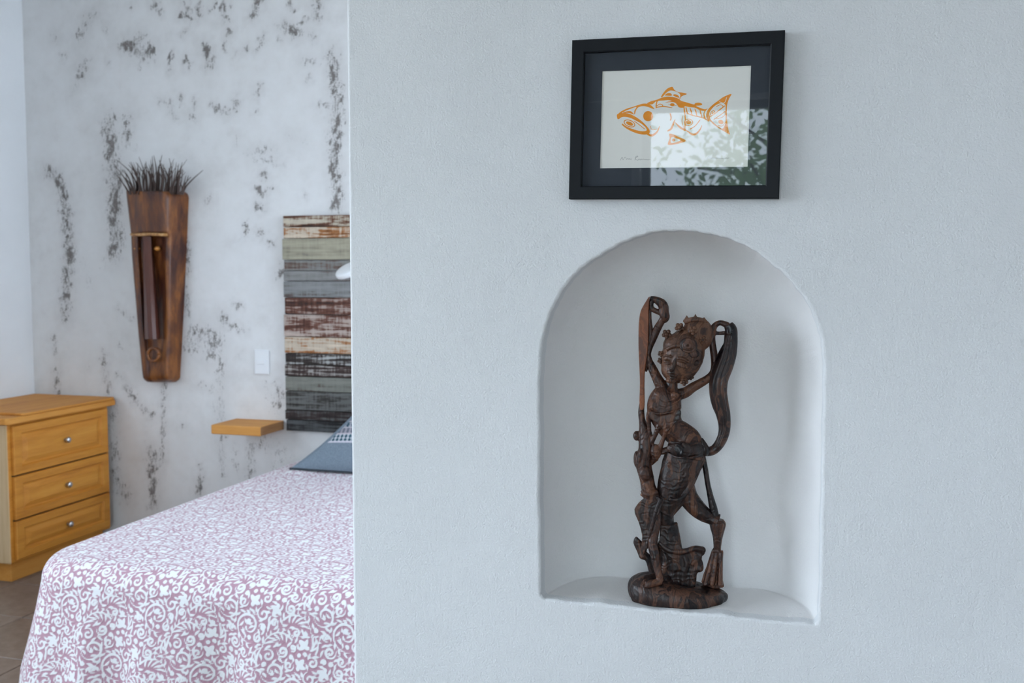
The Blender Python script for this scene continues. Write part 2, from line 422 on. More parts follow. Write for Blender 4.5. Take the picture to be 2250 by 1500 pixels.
# ---- weathered headboard wall: worn streaks with their own shapes
STAINS = [  # (points, half width px, strength)
 ([(728,118),(735,160),(738,200),(740,250),(741,290),(735,310),(733,345),(738,390),(740,420),(741,452)],10,.88),
 ([(722,260),(728,300),(724,350)],10,.42),
 ([(268,102),(285,100),(302,92),(308,84)],9,1.0),([(296,112),(312,116),(330,112)],11,1.0),([(308,130),(307,155)],3,.6),
 ([(205,32),(190,55),(172,78)],9,.62),([(226,50),(232,66)],5,.5),([(182,148),(176,165)],10,.78),([(166,190),(155,212)],7,.45),([(120,80),(122,86)],7,.55),([(135,120),(142,126)],4,.6),([(190,130),(200,132)],3,.6),([(238,130),(236,142)],4,.55),
 ([(338,10),(342,14)],6,.8),([(350,27)],4,.75),([(288,12)],4,.75),([(407,4),(410,16),(416,22)],4,.85),([(435,18)],6,.85),([(396,34),(408,32),(420,42)],5,.8),([(436,36)],5,.8),([(470,12),(463,22)],4,.75),
 ([(495,8),(492,22),(495,45)],7,.72),([(568,4),(562,18),(556,34)],6,.85),([(634,4),(644,24)],4,.7),([(700,4),(694,22),(697,38)],7,.85),([(626,58),(640,68),(650,74)],9,.85),([(680,38),(655,52)],5,.55),([(682,72),(690,82)],7,.7),([(615,88)],5,.7),
 ([(503,70)],5,.9),([(452,104),(456,118),(458,142)],8,1.0),([(494,90),(495,110)],4,.7),([(580,74),(572,95),(562,110)],5,.66),([(377,118),(373,140)],4,.82),([(407,130),(415,145)],6,.7),([(371,154)],4,.8),([(416,55),(400,76)],4,.55),([(540,108)],5,.6),([(515,112),(516,124)],3,.7),([(470,138)],3,.7),
 ([(350,222),(375,224)],5,.55),([(374,238),(384,258)],5,.62),([(398,214),(397,230)],3,.8),([(427,220),(428,232)],4,.85),([(468,232),(482,240),(500,250),(514,240),(518,222)],5,.7),([(418,254),(430,260)],7,.5),([(570,190),(563,216)],4,.7),([(560,246)],4,.6),([(678,172)],5,.7),([(662,132),(690,136)],7,.52),([(706,228),(720,232)],6,.6),([(754,190)],4,.8),
 ([(240,268),(243,310),(247,350),(252,400),(254,440),(252,480),(256,530),(250,558)],15,.86),([(281,260),(276,300)],11,.75),([(262,330),(300,322)],4,.4),
 ([(108,378),(122,388),(136,425),(147,470),(152,530),(150,600),(146,640),(143,690)],11,.88),
 ([(545,336),(600,330)],7,.52),([(556,350),(606,352)],6,.5),([(600,360),(625,362)],4,.5),
 ([(580,386)],6,.95),([(568,416),(578,426)],6,.85),([(592,414)],5,.7),([(566,452),(574,456)],7,.85),([(448,446),(462,440)],5,.5),([(540,490),(541,512)],3,.7),([(566,508),(574,514)],6,.82),([(596,536)],5,.8),([(618,600)],9,1.0),([(670,430)],4,.6),([(536,522),(500,535)],4,.35),
 ([(405,525),(412,560),(414,600)],6,.66),([(408,640),(412,690)],6,.7),([(515,668),(528,672)],4,.8),
 ([(420,760),(432,735),(450,730)],16,.70),([(470,740),(462,775)],16,.70),([(490,700),(493,708)],9,.95),([(505,716),(538,728)],5,.62),
 ([(486,740),(486,800),(485,850),(484,918)],8,.6),([(488,958),(487,1000),(490,1045)],6,.55),([(440,845),(470,858)],6,.5),([(466,890),(482,906)],5,.4),
 ([(608,845),(614,870),(612,892)],7,.86),([(590,840),(598,900)],14,.36),([(524,780)],6,.45),
 ([(552,982),(550,1010),(546,1045)],8,.74),([(575,968),(605,985),(630,1005)],15,.48),([(515,980),(520,1030)],8,.42),([(590,1000),(595,1025)],10,.4),
 ([(117,738),(121,772)],5,.62),([(124,815),(128,862)],7,.66),([(225,772)],4,.5),([(228,788),(233,820),(238,864)],7,.72),
 ([(258,826),(272,832)],6,.5),([(280,852),(290,868),(298,884)],6,.76),([(314,900),(332,912)],6,.72),
 ([(361,842),(359,880),(357,930),(357,1010)],5,.62),([(331,990),(333,1040),(336,1112)],10,.85),([(349,1020)],4,.8),([(440,1025)],4,.8),([(440,1050),(438,1080)],6,.9),
 ([(250,890),(250,960),(252,1040)],12,.55),([(250,1040),(262,1070),(275,1090)],12,.75),([(402,938)],3,.8),
 ([(262,680),(285,700),(296,702)],5,.5),([(200,795),(190,810)],6,.4),([(275,735),(262,760)],8,.4),([(330,560),(300,600)],10,.25),
 ([(180,560),(200,620)],18,.28),([(215,520),(225,600)],16,.25),([(400,845),(420,900)],10,.2),([(630,300),(670,310)],10,.3),([(520,300),(520,320)],5,.4)]
SM = 402.0
xs = np.arange(LEFT_X, -2.05, 0.0075); zs = np.arange(0.0, CEIL_Z+0.005, 0.0075)
GX, GZ = np.meshgrid(xs, zs, indexing='ij'); P2 = np.column_stack([GX.ravel(), GZ.ravel()])
mask = np.zeros(len(P2)); soft = np.zeros(len(P2))
def wavef(P, sc, seed, n=14):
    r = np.random.default_rng(seed); o = np.zeros(len(P))
    for k in range(n):
        a = r.uniform(0, 6.28); f_ = sc*r.uniform(.5, 1.7); o += np.sin((P[:, 0]*math.cos(a)+P[:, 1]*math.sin(a))*f_+r.uniform(0, 6.28))
    return o/math.sqrt(n/2)
PJ = P2+np.column_stack([.0065*wavef(P2, 95, 1)+.004*wavef(P2, 210, 5), .0065*wavef(P2, 95, 2)+.004*wavef(P2, 210, 6)])
brk = .62+.42*wavef(P2, 62, 3)+.25*wavef(P2, 150, 4)
for pts, w, s in STAINS:
    Q = np.array([[aty(a, b, FAR_Y).x, aty(a, b, FAR_Y).z] for a, b in pts]); 
    if len(Q) == 1: Q = np.vstack([Q, Q+[0.002, 0.002]])
    r = w/SM*1.5; s = min(1.1, s*1.18)
    lo = Q.min(0)-3*r; hi = Q.max(0)+3*r
    sel = np.nonzero((P2[:, 0] > lo[0]) & (P2[:, 0] < hi[0]) & (P2[:, 1] > lo[1]) & (P2[:, 1] < hi[1]))[0]
    d = sd_stroke(PJ[sel], Q, np.zeros(len(Q)))
    bk = np.clip(brk[sel], .58 if w > 6 and len(pts) > 1 else .75, 1.1)
    mask[sel] = np.maximum(mask[sel], s*bk*np.exp(-(d/r)**2*0.8)); soft[sel] = np.maximum(soft[sel], s*np.exp(-(d/r)**2*0.28))
mw = NT('weathered_plaster', 0.88, (.8, .8, .8), spec=0.2); v = mw.coord()
fine = mw.noise(mw.coord((105, 105, 190), (0, .5, 0)), 1.0, 4, .75); streak = mw.noise(mw.coord((150, 150, 26)), 1.0, 3, .6)
big = mw.noise(v, 1.6, 4, .6); mid = mw.noise(v, 9, 5, .65)
base = mw.ramp(mw.math('ADD', mw.math('MULTIPLY', big, .5), mw.math('MULTIPLY', mid, .5)), [(.34, (.71, .70, .69)), (.48, (.785, .78, .775)), (.62, (.82, .82, .82))])
g = mw.math('ADD', mw.math('MULTIPLY', fine, .62), mw.math('MULTIPLY', streak, .38))
k1 = mw.math('ADD', mw.attr('stain'), mw.math('MULTIPLY', mw.math('SUBTRACT', g, .54), 4.6))
f1 = mw.step(k1, .34, .72)
sm_ = mw.math('MULTIPLY', mw.attr('smear'), mw.math('ADD', mw.math('MULTIPLY', mid, .9), .05))
rare = mw.step(mw.math('ADD', g, mw.math('MULTIPLY', mid, .25)), .80, .90)
c = mw.mix(mw.math('MULTIPLY', sm_, .50, clamp=True), base, (.42, .39, .37))
c = mw.mix(mw.math('MULTIPLY', mw.math('MULTIPLY', f1, mw.step(mw.attr('stain'), .12, .40)), .84), c, mw.mix(mid, (.07, .06, .056), (.20, .165, .15)))
c = mw.mix(mw.math('MULTIPLY', rare, .5), c, (.30, .29, .28))
mw.color(c); mw.bump(mw.math('SUBTRACT', mw.math('ADD', mid, mw.math('MULTIPLY', fine, .3)), mw.math('MULTIPLY', f1, .4)), .35, .006)
M_WEATHER = mw.m
wb = empty('wall_back', (LEFT_X, FAR_Y, 0), kind='structure')
nx, nz = len(xs), len(zs)
Vw = np.column_stack([P2[:, 0], np.full(len(P2), FAR_Y), P2[:, 1]])
grid_obj('weathered_plaster', Vw, grid_faces(nx, nz)[:, ::1], M_WEATHER, wb, {'stain': mask, 'smear': soft}, label='white plaster worn through in dark streaks')
bm = bmesh.new(); add_box(bm, (xs[-1], FAR_Y, 0), (BED_X+T, FAR_Y+T, CEIL_Z)); add_box(bm, (LEFT_X-T, FAR_Y+0.004, 0), (xs[-1], FAR_Y+T, CEIL_Z))
bm_obj('plaster_backing', bm, M_WEATHER, wb)

# ---- floor with ceramic tiles
mt = NT('floor_tile', 0.38, (.2, .15, .12), spec=0.45); v = mt.coord(kind='Object'); oi = mt.n('ShaderNodeObjectInfo')
f = mt.math('ADD', mt.math('MULTIPLY', mt.noise(v, 6, 5, .65), .7), mt.math('MULTIPLY', mt.noise(v, 30, 3), .3))
f = mt.math('ADD', f, mt.math('MULTIPLY', mt.math('SUBTRACT', oi.outputs['Random'], .5), .14))
mt.color(mt.ramp(f, [(.3, (.16, .115, .09)), (.5, (.235, .175, .14)), (.7, (.31, .245, .20))])); mt.bump(mt.noise(v, 12, 3), .06, .003)
M_TILE = mt.m
fl = box_obj('floor', (LEFT_X-T, REAR_Y-T, -0.12), (RIGHT_X+T, FAR_Y+T, -0.006), M_GROUT, kind='structure')
TS = 0.40; gx, gy = -2.90, 3.155
bm = bmesh.new(); add_box(bm, (0.0025, 0.0025, -0.008), (TS-0.0025, TS-0.0025, 0.0), 0.002, 1)
tile0 = bm_obj('tile', bm, M_TILE)
first = True
for i in range(-11, 16):
    for j in range(-17, 6):
        x0, y0 = gx+i*TS, gy+j*TS
        if x0+TS < LEFT_X+0.0 or y0+TS < REAR_Y or x0 > RIGHT_X or y0 > FAR_Y: continue
        near = (x0 < -0.9 and y0 > -0.3) or (y0 > -2.9 and y0 < 1.9)
        if not near: continue
        if first: t = tile0; first = False
        else: t = tile0.copy(); COL.objects.link(t)
        t.location = (x0, y0, 0); t.parent = fl
        sx = min(1, max(.02, (x0+TS-max(x0, LEFT_X))/TS))
# clip border tiles into the room by trimming scale
for t in [o for o in fl.children]:
    lo = Vector((max(t.location.x, LEFT_X), max(t.location.y, REAR_Y), 0)); hi = Vector((min(t.location.x+TS, RIGHT_X), min(t.location.y+TS, FAR_Y), 0))
    s = ((hi.x-lo.x)/TS, (hi.y-lo.y)/TS); t.location = lo; t.scale = (max(s[0], .01), max(s[1], .01), 1)

# ---- door and window openings, seen in the picture glass
M_FRAME = NT('dark_window_frame', .4, (.03, .03, .035)).m
def frame_obj(name, axis, a0, a1, z0, z1, pos, mull):
    bm = bmesh.new(); w = .05; d = .06
    def bx(p0, p1, q0, q1):
        if axis == 'x': add_box(bm, (p0, pos-d, q0), (p1, pos, q1), .004, 1)
        else: add_box(bm, (pos-d, p0, q0), (pos, p1, q1), .004, 1)
    bx(a0, a0+w, z0, z1); bx(a1-w, a1, z0, z1); bx(a0+w, a1-w, z1-w, z1); bx(a0+w, a1-w, z0, z0+w*.6)
    for m_ in mull: bx(m_-w/2, m_+w/2, z0+w*.6, z1-w)
    return bm_obj(name, bm, M_FRAME, kind='structure')
frame_obj('door_1', 'x', DOOR['x0'], DOOR['x1'], DOOR['z0']-.02, DOOR['z1'], REAR_Y-.06, [])
frame_obj('window_1', 'y', WIN['y0'], WIN['y1'], WIN['z0'], WIN['z1'], LEFT_X-.06, [.1])
frame_obj('window_3', 'y', LWIN['y0'], LWIN['y1'], LWIN['z0'], LWIN['z1'], LEFT_X-.06, [])
frame_obj('window_2', 'y', BWIN['y0'], BWIN['y1'], BWIN['z0'], BWIN['z1'], BED_X+.14, [3.5])

# ================================================================== BED
BX0, BX1, BY0, BY1, BZ = -2.46, -1.02, 2.79, 4.64, 0.56      # inset rectangle of the flat top
RR, RC = 0.085, 0.13                                        # edge rounding, extra plan radius at the foot corners
# woven scroll pattern: fill a half-drop tile with sprays, scrolls and leaves
TW, TH_ = 0.330, 0.36
res = 0.0022; nxp, nyp = int(TW/res), int(TH_/res); period = np.array([TW, TH_])
px_, py_ = np.meshgrid((np.arange(nxp)+.5)*TW/nxp, (np.arange(nyp)+.5)*TH_/nyp, indexing='ij'); PT = np.column_stack([px_.ravel(), py_.ravel()])
field = np.full(len(PT), 1e3)
def motif(Q, R):
    for sh in ((0, 0), (TW/2, TH_/2)):
        d = sd_stroke(PT, Q+np.array(sh), R, period); np.minimum(field, d, out=field)
def spiral(c, R0, a0, turns, sgn, w):
    t = np.linspace(0, 1, 26); r = R0*(1-.80*t); an = a0+sgn*turns*2*math.pi*t
    Q = np.column_stack([c[0]+r*np.cos(an), c[1]+r*np.sin(an)]); R = w*(.55+.55*np.sin(math.pi*np.clip(t*1.05, 0, 1))); R[-3:] = w*1.05
    motif(Q, R)
def leaf(p, ang, L, curl, w):
    t = np.linspace(0, 1, 10); an = ang+curl*t; st = np.column_stack([np.cos(an), np.sin(an)])*(L/9)
    Q = np.vstack([np.array(p)[None], np.array(p)+np.cumsum(st, 0)[:-1]]); R = w*(.25+1.0*np.sin(math.pi*t**1.25)**.8)*np.clip(1.05-t*.5, 0, 1)
    motif(Q, R)
def plume(p, a0, bend, L, m, nl=5, lw=.0046):
    """arching stem with leaves sweeping off its outer side, ending in a scroll"""
    t = np.linspace(0, 1, 16); an = a0+bend*t; st = np.column_stack([np.cos(an), np.sin(an)])*(L/15)
    Q = np.vstack([np.array(p)[None], np.array(p)+np.cumsum(st, 0)[:-1]]); motif(Q, np.linspace(.0040, .0028, 16))
    for k in range(nl):
        i = 1+int(k*13/nl); ll = (.047-.0035*k); leaf(Q[i], an[i]-m*1.0, ll, m*.75, lw)
    for k in range(nl-2):
        i = 3+int(k*12/nl); leaf(Q[i], an[i]+m*1.0, .022-.0015*k, -m*.7, lw*.8)
    e = Q[-1]; d = an[-1]; R0 = .0165; c = e+R0*np.array([math.cos(d+m*math.pi/2), math.sin(d+m*math.pi/2)])
    spiral(c, R0, d-m*math.pi/2, 1.35, m, .0042)
def frond(p, a, m, n=5, L=.084, curl=1.6, w=.0039, sp_=.43):
    for k in range(n): leaf(p, a+m*sp_*k, L*(1-.085*k), -m*(curl-.22*k), w*(1-.05*k))
def crest(p, a0, m, L=.125, bend=2.3, n=5, lw=.0041):
    """stem curling over with long parallel leaves nested along its inner side"""
    t = np.linspace(0, 1, 18); an = a0+m*bend*t; st = np.column_stack([np.cos(an), np.sin(an)])*(L/17)
    Q = np.vstack([np.array(p)[None], np.array(p)+np.cumsum(st, 0)[:-1]]); motif(Q, np.linspace(.0022, .0040, 18))
    for k in range(n):
        i = 1+int(k*15/n); leaf(Q[i], an[i]+m*.62, .046-.004*k, m*.95, lw)
    for k in range(n-1):
        i = 4+int(k*13/n); leaf(Q[i], an[i]-m*.75, .019, -m*.5, lw*.85)
crest((.062, .030), 1.35, -1); crest((.222, .085), 1.75, 1); crest((.066, .030), 3.3, 1, .075, 1.8, 3); crest((.218, .085), 5.9, -1, .075, 1.8, 3)
for (c_, R0, a0, m) in (((.128, .020), .019, 3.0, 1), ((.150, .150), .019, 2.0, 1), ((.285, .030), .020, .3, -1)): spiral(c_, R0, a0, 1.45, m, .0043)
for (cx_, cy_, a) in ((.018, .160, .9), (.205, .040, 2.4), (.105, .150, 4.1)):
    for da, L, w in ((-.85, .026, .0075), (0, .030, .0095), (.85, .026, .0075), (math.pi, .014, .007)): leaf((cx_, cy_), a+da, L, da*.7, w)
rr = np.random.default_rng(5)
for it in range(120):
    i = int(np.argmax(field)); cl_ = field[i]
    if cl_ < .0058: break
    p = PT[i]
    if cl_ > .0125: spiral(p, cl_-.0030-.0038, rr.uniform(0, 6.28), 1.25, rr.choice([-1, 1]), .0040)
    else:
        # follow the free lane: try directions, keep the one that stays clear longest
        best, ba = -1, 0
        for a in np.linspace(0, 2*math.pi, 16, endpoint=False):
            q = p+np.outer(np.linspace(0, .022, 6), [math.cos(a), math.sin(a)]); ii = (np.floor((q[:, 0]/TW % 1)*nxp).astype(int) % nxp)*nyp+(np.floor((q[:, 1]/TH_ % 1)*nyp).astype(int) % nyp)
            v_ = np.minimum(field[ii], .0075).sum()
            if v_ > best: best, ba = v_, a
        w = min(.0046, cl_-.0026); leaf(p-np.array([math.cos(ba), math.sin(ba)])*.006, ba, .026, rr.choice([-1, 1])*.9, w)
tile = np.clip(field, -.02, .02).reshape(nxp, nyp)
def sample(u, w):
    a = (u/TW % 1)*nxp-.5; b = (w/TH_ % 1)*nyp-.5
    i0 = np.floor(a).astype(int); j0 = np.floor(b).astype(int); fa, fb = a-i0, b-j0
    g = lambda i, j: tile[i % nxp, j % nyp]
    return (g(i0, j0)*(1-fa)*(1-fb)+g(i0+1, j0)*fa*(1-fb)+g(i0, j0+1)*(1-fa)*fb+g(i0+1, j0+1)*fa*fb)

def puff(x, y):           # soft quilting of the made-up bed, with pillows under the cover at the head
    z = 0.004*np.sin(5.1*x+1.3)*np.sin(4.3*y+.4)+0.0025*np.sin(13*x+2*y)+0.002*np.sin(17*y-4*x)
    hb = np.exp(-((y-4.52)/.16)**2)*0.040*np.exp(-((x+2.44)/.13)**2)
    return z+hb
STEP = 0.0042
uu = np.linspace(BX0, BX1, int((BX1-BX0)/STEP)+1); vv = np.linspace(BY0, BY1, int((BY1-BY0)/STEP)+1)
X, Y = np.meshgrid(uu, vv, indexing='ij')
def squash(X, Y):         # round the two foot corners of the flat top
    Xo, Yo = X.copy(), Y.copy()
    for sx, xe in ((1, BX0), (-1, BX1)):
        a = (RC-(X-xe)*sx)/RC; b = (RC-(Y-BY0))/RC; s = (a > 0) & (b > 0)
        m_ = np.maximum(a, b); n_ = np.minimum(a, b); an = np.where(m_ > 0, n_/np.maximum(m_, 1e-9), 0)*math.pi/4
        ca, sa = m_*np.cos(an), m_*np.sin(an)
        A = np.where(a >= b, ca, sa); B = np.where(a >= b, sa, ca)
        Xo = np.where(s, xe+sx*(RC-A*RC), Xo); Yo = np.where(s, BY0+RC-B*RC, Yo)
    return Xo, Yo
Xs, Ys = squash(X, Y)
edge = np.minimum(np.minimum(Xs-BX0, BX1-Xs), Ys-BY0); fade = np.clip(edge/.12, 0, 1)
Zs = BZ+puff(Xs, Ys)*fade**1.5*1.0
Vt = np.column_stack([Xs.ravel(), Ys.ravel(), Zs.ravel()]); Ft = grid_faces(len(uu), len(vv)); pt = sample(Xs.ravel(), Ys.ravel())
# skirt: walk round the edge, left side -> foot -> right side
path = []
for y in np.arange(BY1, BY0+RC, -0.010): path.append((BX0, y, -1, 0, y-BY0, 0))
for a in np.linspace(0, math.pi/2, 60): path.append((BX0+RC-RC*math.cos(a), BY0+RC-RC*math.sin(a), -math.cos(a), -math.sin(a), 0, 0))
for x in np.arange(BX0+RC+.0045, BX1-RC, .0045): path.append((x, BY0, 0, -1, 0, 0))
for a in np.linspace(0, math.pi/2, 30): path.append((BX1-RC+RC*math.sin(a), BY0+RC-RC*math.cos(a), math.sin(a), -math.cos(a), 0, 0))
for y in np.arange(BY0+RC+.01, BY1, 0.02): path.append((BX1, y, 1, 0, 0, 0))
path = np.array(path); dl = np.hypot(np.diff(path[:, 0]), np.diff(path[:, 1]))
# pattern runs with the outer (hanging) length
nrm = path[:, 2:4]; outp = path[:, :2]+nrm*RR; dlo = np.r_[0, np.hypot(np.diff(outp[:, 0]), np.diff(outp[:, 1]))]; per = np.cumsum(dlo)
i_mid = int(np.argmin(np.abs(path[:, 0]-(-1.8))+10*(path[:, 1] > BY0+.001))); per = per-per[i_mid]+path[i_mid, 0]
HANG = 0.50; arc = np.r_[np.linspace(0, RR*math.pi/2, 32), RR*math.pi/2+np.linspace(0, HANG-.045, 105)[1:]]
W_, A_ = np.meshgrid(per, arc, indexing='ij')
ph = np.clip(A_/RR, 0, math.pi/2); down = np.clip(A_-RR*math.pi/2, 0, None); dn = down/HANG
fold = (np.sin(W_*19+.6)*.5+np.sin(W_*31+2.0)*.28+np.sin(W_*11-1.0)*.5)
fold = np.where(fold > 0, fold, fold*.8)
cornerw = np.exp(-((W_-(BX0+.03))/.14)**2)
offn = RR*np.sin(ph)+dn*(.045+.075*cornerw)+fold*.058*np.clip(dn*1.5, 0, 1)**1.0
zz = BZ-RR*(1-np.cos(ph))-down
Vr = np.column_stack([(path[:, 0][:, None]+nrm[:, 0][:, None]*offn).ravel(), (path[:, 1][:, None]+nrm[:, 1][:, None]*offn).ravel(), zz.ravel()])
pr = sample(W_.ravel(), (BY0-A_).ravel())
Fr = grid_faces(len(path), len(arc))[:, ::-1]
mb = NT('woven_bedspread', 0.62, (.8, .8, .8), spec=0.35)
pat = mb.attr('pattern'); wv = mb.n('ShaderNodeTexWave', wave_type='BANDS', bands_direction='DIAGONAL'); mb.l(mb.coord((900, 900, 900)), wv.inputs['Vector']); wv.inputs['Scale'].default_value = 1.0
fm = mb.step(pat, .0003, -.0017)
pink = mb.ramp(mb.noise(mb.coord(), 300, 2), [(.3, (.46, .265, .335)), (.7, (.54, .325, .395))])
mb.color(mb.mix(fm, pink, (.86, .87, .88)))
edgeb = mb.step(pat, .004, -.003)
mb.bump(mb.math('ADD', edgeb, mb.math('MULTIPLY', mb.noise(mb.coord(), 420, 2), .25)), .45, .0035)
mb.b.inputs['Sheen Weight'].default_value = .25; mb.b.inputs['Sheen Roughness'].default_value = .4
mb.rough(mb.ramp(fm, [(0, (.7, .7, .7)), (1, (.5, .5, .5))]))
nV = len(Vt)
grid_obj('bedspread', np.vstack([Vt, Vr]), np.vstack([Ft, Fr+nV]), mb.m, None, {'pattern': np.r_[pt, pr]}, loc=(BX0, BY0, 0),
         label='mauve bedspread woven with white floral scrolls, draped over the bed', cat='bedspread')
bed = empty('bed', ((BX0+BX1)/2, (BY0+BY1)/2, 0), label='bed standing against the weathered wall, hidden under the floral bedspread', cat='bed')
M_TICK = NT('mattress_ticking', .8, (.7, .7, .7)).m
box_obj('bed_base', (BX0+.02, BY0+.03, 0.0), (BX1-.02, BY1, .26), M_PINE_TOP, bed, .01)
box_obj('mattress', (BX0-.01, BY0, .262), (BX1+.01, BY1, BZ-.025), M_TICK, bed, .05, 4)

# ---- cushion leaning on the head of the bed
cz = BZ+.012
pbl = atz(637, 1029, cz)
cu = empty('cushion', (pbl.x+.56, pbl.y, BZ), label='blue-grey cushion with woven pattern bands, leaning at the head of the bed', cat='cushion')
nu, nv = 64, 48; lean = math.radians(24); CW, CT, CHt = .57, .14, .47
uu2, vv2 = np.meshgrid(np.linspace(-1, 1, nu), np.linspace(0, 1, nv), indexing='ij')
def cush(side):
    halfw = CW+(CT-CW)*vv2**.92
    halfw = halfw-0.02*np.sin(math.pi*vv2)
    x = uu2*halfw; h = vv2*CHt-.012*(1-np.abs(uu2)**2)*(1-vv2)**2*0
    th = .085*np.clip((1-np.abs(uu2)**2.6), 0, 1)**.55*np.clip(np.sin(math.pi*np.clip(vv2, 0, 1))**.55, 0, 1)
    n_ = side*th
    yy = h*math.sin(lean)-n_*math.cos(lean)+.075; zz_ = h*math.cos(lean)+n_*math.sin(lean)*1.0
    lowv = np.clip(1-vv2*6, 0, 1)
    return np.column_stack([(pbl.x+CW+x).ravel(), (pbl.y+yy-.075).ravel(), (cz+np.maximum(zz_, 0.0)).ravel()])
mc = NT('woven_cushion', .85, (.2, .25, .3), spec=0.2)
uvu, uvv = mc.attr('cu'), mc.attr('cv')
row = mc.math('MULTIPLY', uvv, 1.0)
def band(a, b): return mc.math('MULTIPLY', mc.step(uvv, a-.003, a+.003), mc.step(uvv, b+.003, b-.003))
def comb_sin(su, sv, th=0.0):
    a = mc.math('SINE', mc.math('MULTIPLY', uvu, su)); b = mc.math('SINE', mc.math('MULTIPLY', uvv, sv))
    return mc.math('GREATER_THAN', mc.math('ADD', a, mc.math('MULTIPLY', b, .8)), th)
slate = mc.ramp(mc.noise(mc.coord((60, 60, 60)), 3, 4, .7), [(.3, (.135, .175, .215)), (.7, (.24, .29, .345))])
pale = (.50, .46, .50); teal = (.035, .085, .115)
col = slate
def lay(col, a, b, su, sv, th, dark, light):
    return mc.mix(band(a, b), col, mc.mix(comb_sin(su, sv, th), light, dark))
col = mc.mix(band(.275, .95), col, (.25, .255, .29))
col = mc.mix(band(.275, .292), col, (.58, .56, .62))
col = lay(col, .292, .365, 250, 170, .05, (.035, .09, .12), (.48, .50, .54))
col = mc.mix(band(.365, .378), col, (.52, .46, .50))
col = lay(col, .378, .43, 230, 330, .1, (.10, .12, .15), (.33, .31, .35))
col = mc.mix(band(.43, .442), col, pale)
col = lay(col, .442, .495, 180, 260, -.2, (.04, .085, .115), (.38, .38, .42))
col = mc.mix(band(.495, .51), col, pale)
col = lay(col, .51, .60, 330, 210, .2, (.15, .15, .18), (.36, .33, .36))
col = mc.mix(band(.60, .612), col, pale)
col = lay(col, .612, .67, 130, 300, -.4, (.03, .06, .09), (.30, .31, .35))
col = lay(col, .69, .90, 300, 170, .1, (.20, .18, .21), (.34, .32, .36))
mc.color(mc.mix(mc.step(mc.attr('cm'), .046, .052), slate, col)); mc.bump(mc.noise(mc.coord((420, 420, 420)), 1, 2), .3, .002)
Va, Vb = cush(1), cush(-1); fa = grid_faces(nu, nv); n0 = len(Va)
cu_attr = np.r_[(uu2*CW).ravel(), (uu2*CW).ravel()]; xr = (uu2*(CW+(CT-CW)*vv2)).ravel()
vfront = vv2.ravel()
cmar = ((CW+(CT-CW)*vv2)*(1-np.abs(uu2))).ravel()
grid_obj('cover', np.vstack([Va, Vb]), np.vstack([fa, fa[:, ::-1]+n0]), mc.m, cu, {'cu': np.r_[xr, xr], 'cv': np.r_[vfront, np.zeros(n0)], 'cm': np.r_[cmar, cmar]})
pe = [Vector(Va[i*nv]) for i in range(0, nu, 2)]
vv_, ff_ = tube_geo(pe, [.006]*len(pe), 6); mobj('piping', vv_, ff_, NT('dark_piping', .8, (.03, .04, .05)).m, cu, True)

# ================================================================== HEADBOARD (reclaimed planks)
def mat_plank(i, wood, paint, cover, dark=(.02, .018, .017)):
    m = NT('reclaimed_plank_%d' % i, .7, wood, spec=.25)
    v = m.coord((2.2, 20, 40), loc=(i*3.7, i*1.3, i*2.1)); a = m.noise(v, 1.0, 6, .66, .9); b = m.noise(m.coord((9, 40, 60), loc=(i, 0, i)), 1, 4, .6)
    tick = m.noise(m.coord((95, 40, 8), loc=(0, i, 0)), 1, 3, .6)
    f = m.math('ADD', m.math('MULTIPLY', a, .62), m.math('MULTIPLY', b, .38)); f = m.math('ADD', f, m.math('MULTIPLY', m.math('SUBTRACT', tick, .5), .22))
    w2 = tuple(c*.45 for c in wood); p2 = tuple(min(1, c*1.35) for c in paint)
    t = 1-cover
    lo_ = .36+.28*t
    m.color(m.ramp(f, [(max(.05, lo_-.16), dark), (lo_-.08, w2), (lo_, wood), (lo_+.05, paint), (lo_+.2, p2)])); m.bump(f, .4, .004); return m.m
BR, RBR, GRY, OLV, CRM, ORG = (.17, .075, .045), (.15, .062, .042), (.21, .205, .195), (.31, .285, .215), (.50, .44, .35), (.38, .155, .055)
planks = [(473.5,499,BR,CRM,.55),(499,524,ORG,(.56,.47,.37),.62),(524,571,(.22,.20,.17),OLV,.9),(571,595,(.17,.12,.10),GRY,.7),(595,617,(.16,.12,.11),(.21,.205,.20),.75),(617,653,(.13,.10,.09),(.205,.205,.205),.82),
          (653,690,RBR,(.36,.28,.245),.42),(690,739,RBR,(.40,.32,.28),.50),(739,775,ORG,(.50,.42,.33),.66),(775,800,(.06,.045,.04),(.36,.36,.35),.45),(800,826,(.07,.045,.04),(.34,.32,.30),.5),
          (826,858,(.11,.08,.065),(.17,.17,.148),.85),(858,899,(.055,.05,.045),(.125,.125,.12),.6),(899,921,(.05,.035,.033),(.10,.105,.105),.55),(921,945.5,(.035,.033,.033),(.075,.078,.08),.55)]
hb = empty('headboard', (-1.78, FAR_Y, .69), label='headboard of stacked reclaimed planks with worn grey, brown and orange paint', cat='headboard')
HBX0, HBX1 = aty(625, 700, FAR_Y-.03).x, -0.93
for i, (y0, y1, wood, paint, cover) in enumerate(planks):
    z1 = aty(625, y0, FAR_Y-.03).z; z0 = aty(625, y1, FAR_Y-.03).z
    th = .030+.006*((i*7) % 5)/4
    box_obj('plank', (HBX0+.004*math.sin(i*2.3), FAR_Y-th, z0+.0012), (HBX1, FAR_Y-.001, z1-.0012), mat_plank(i, wood, paint, cover), hb, .0035, 2)

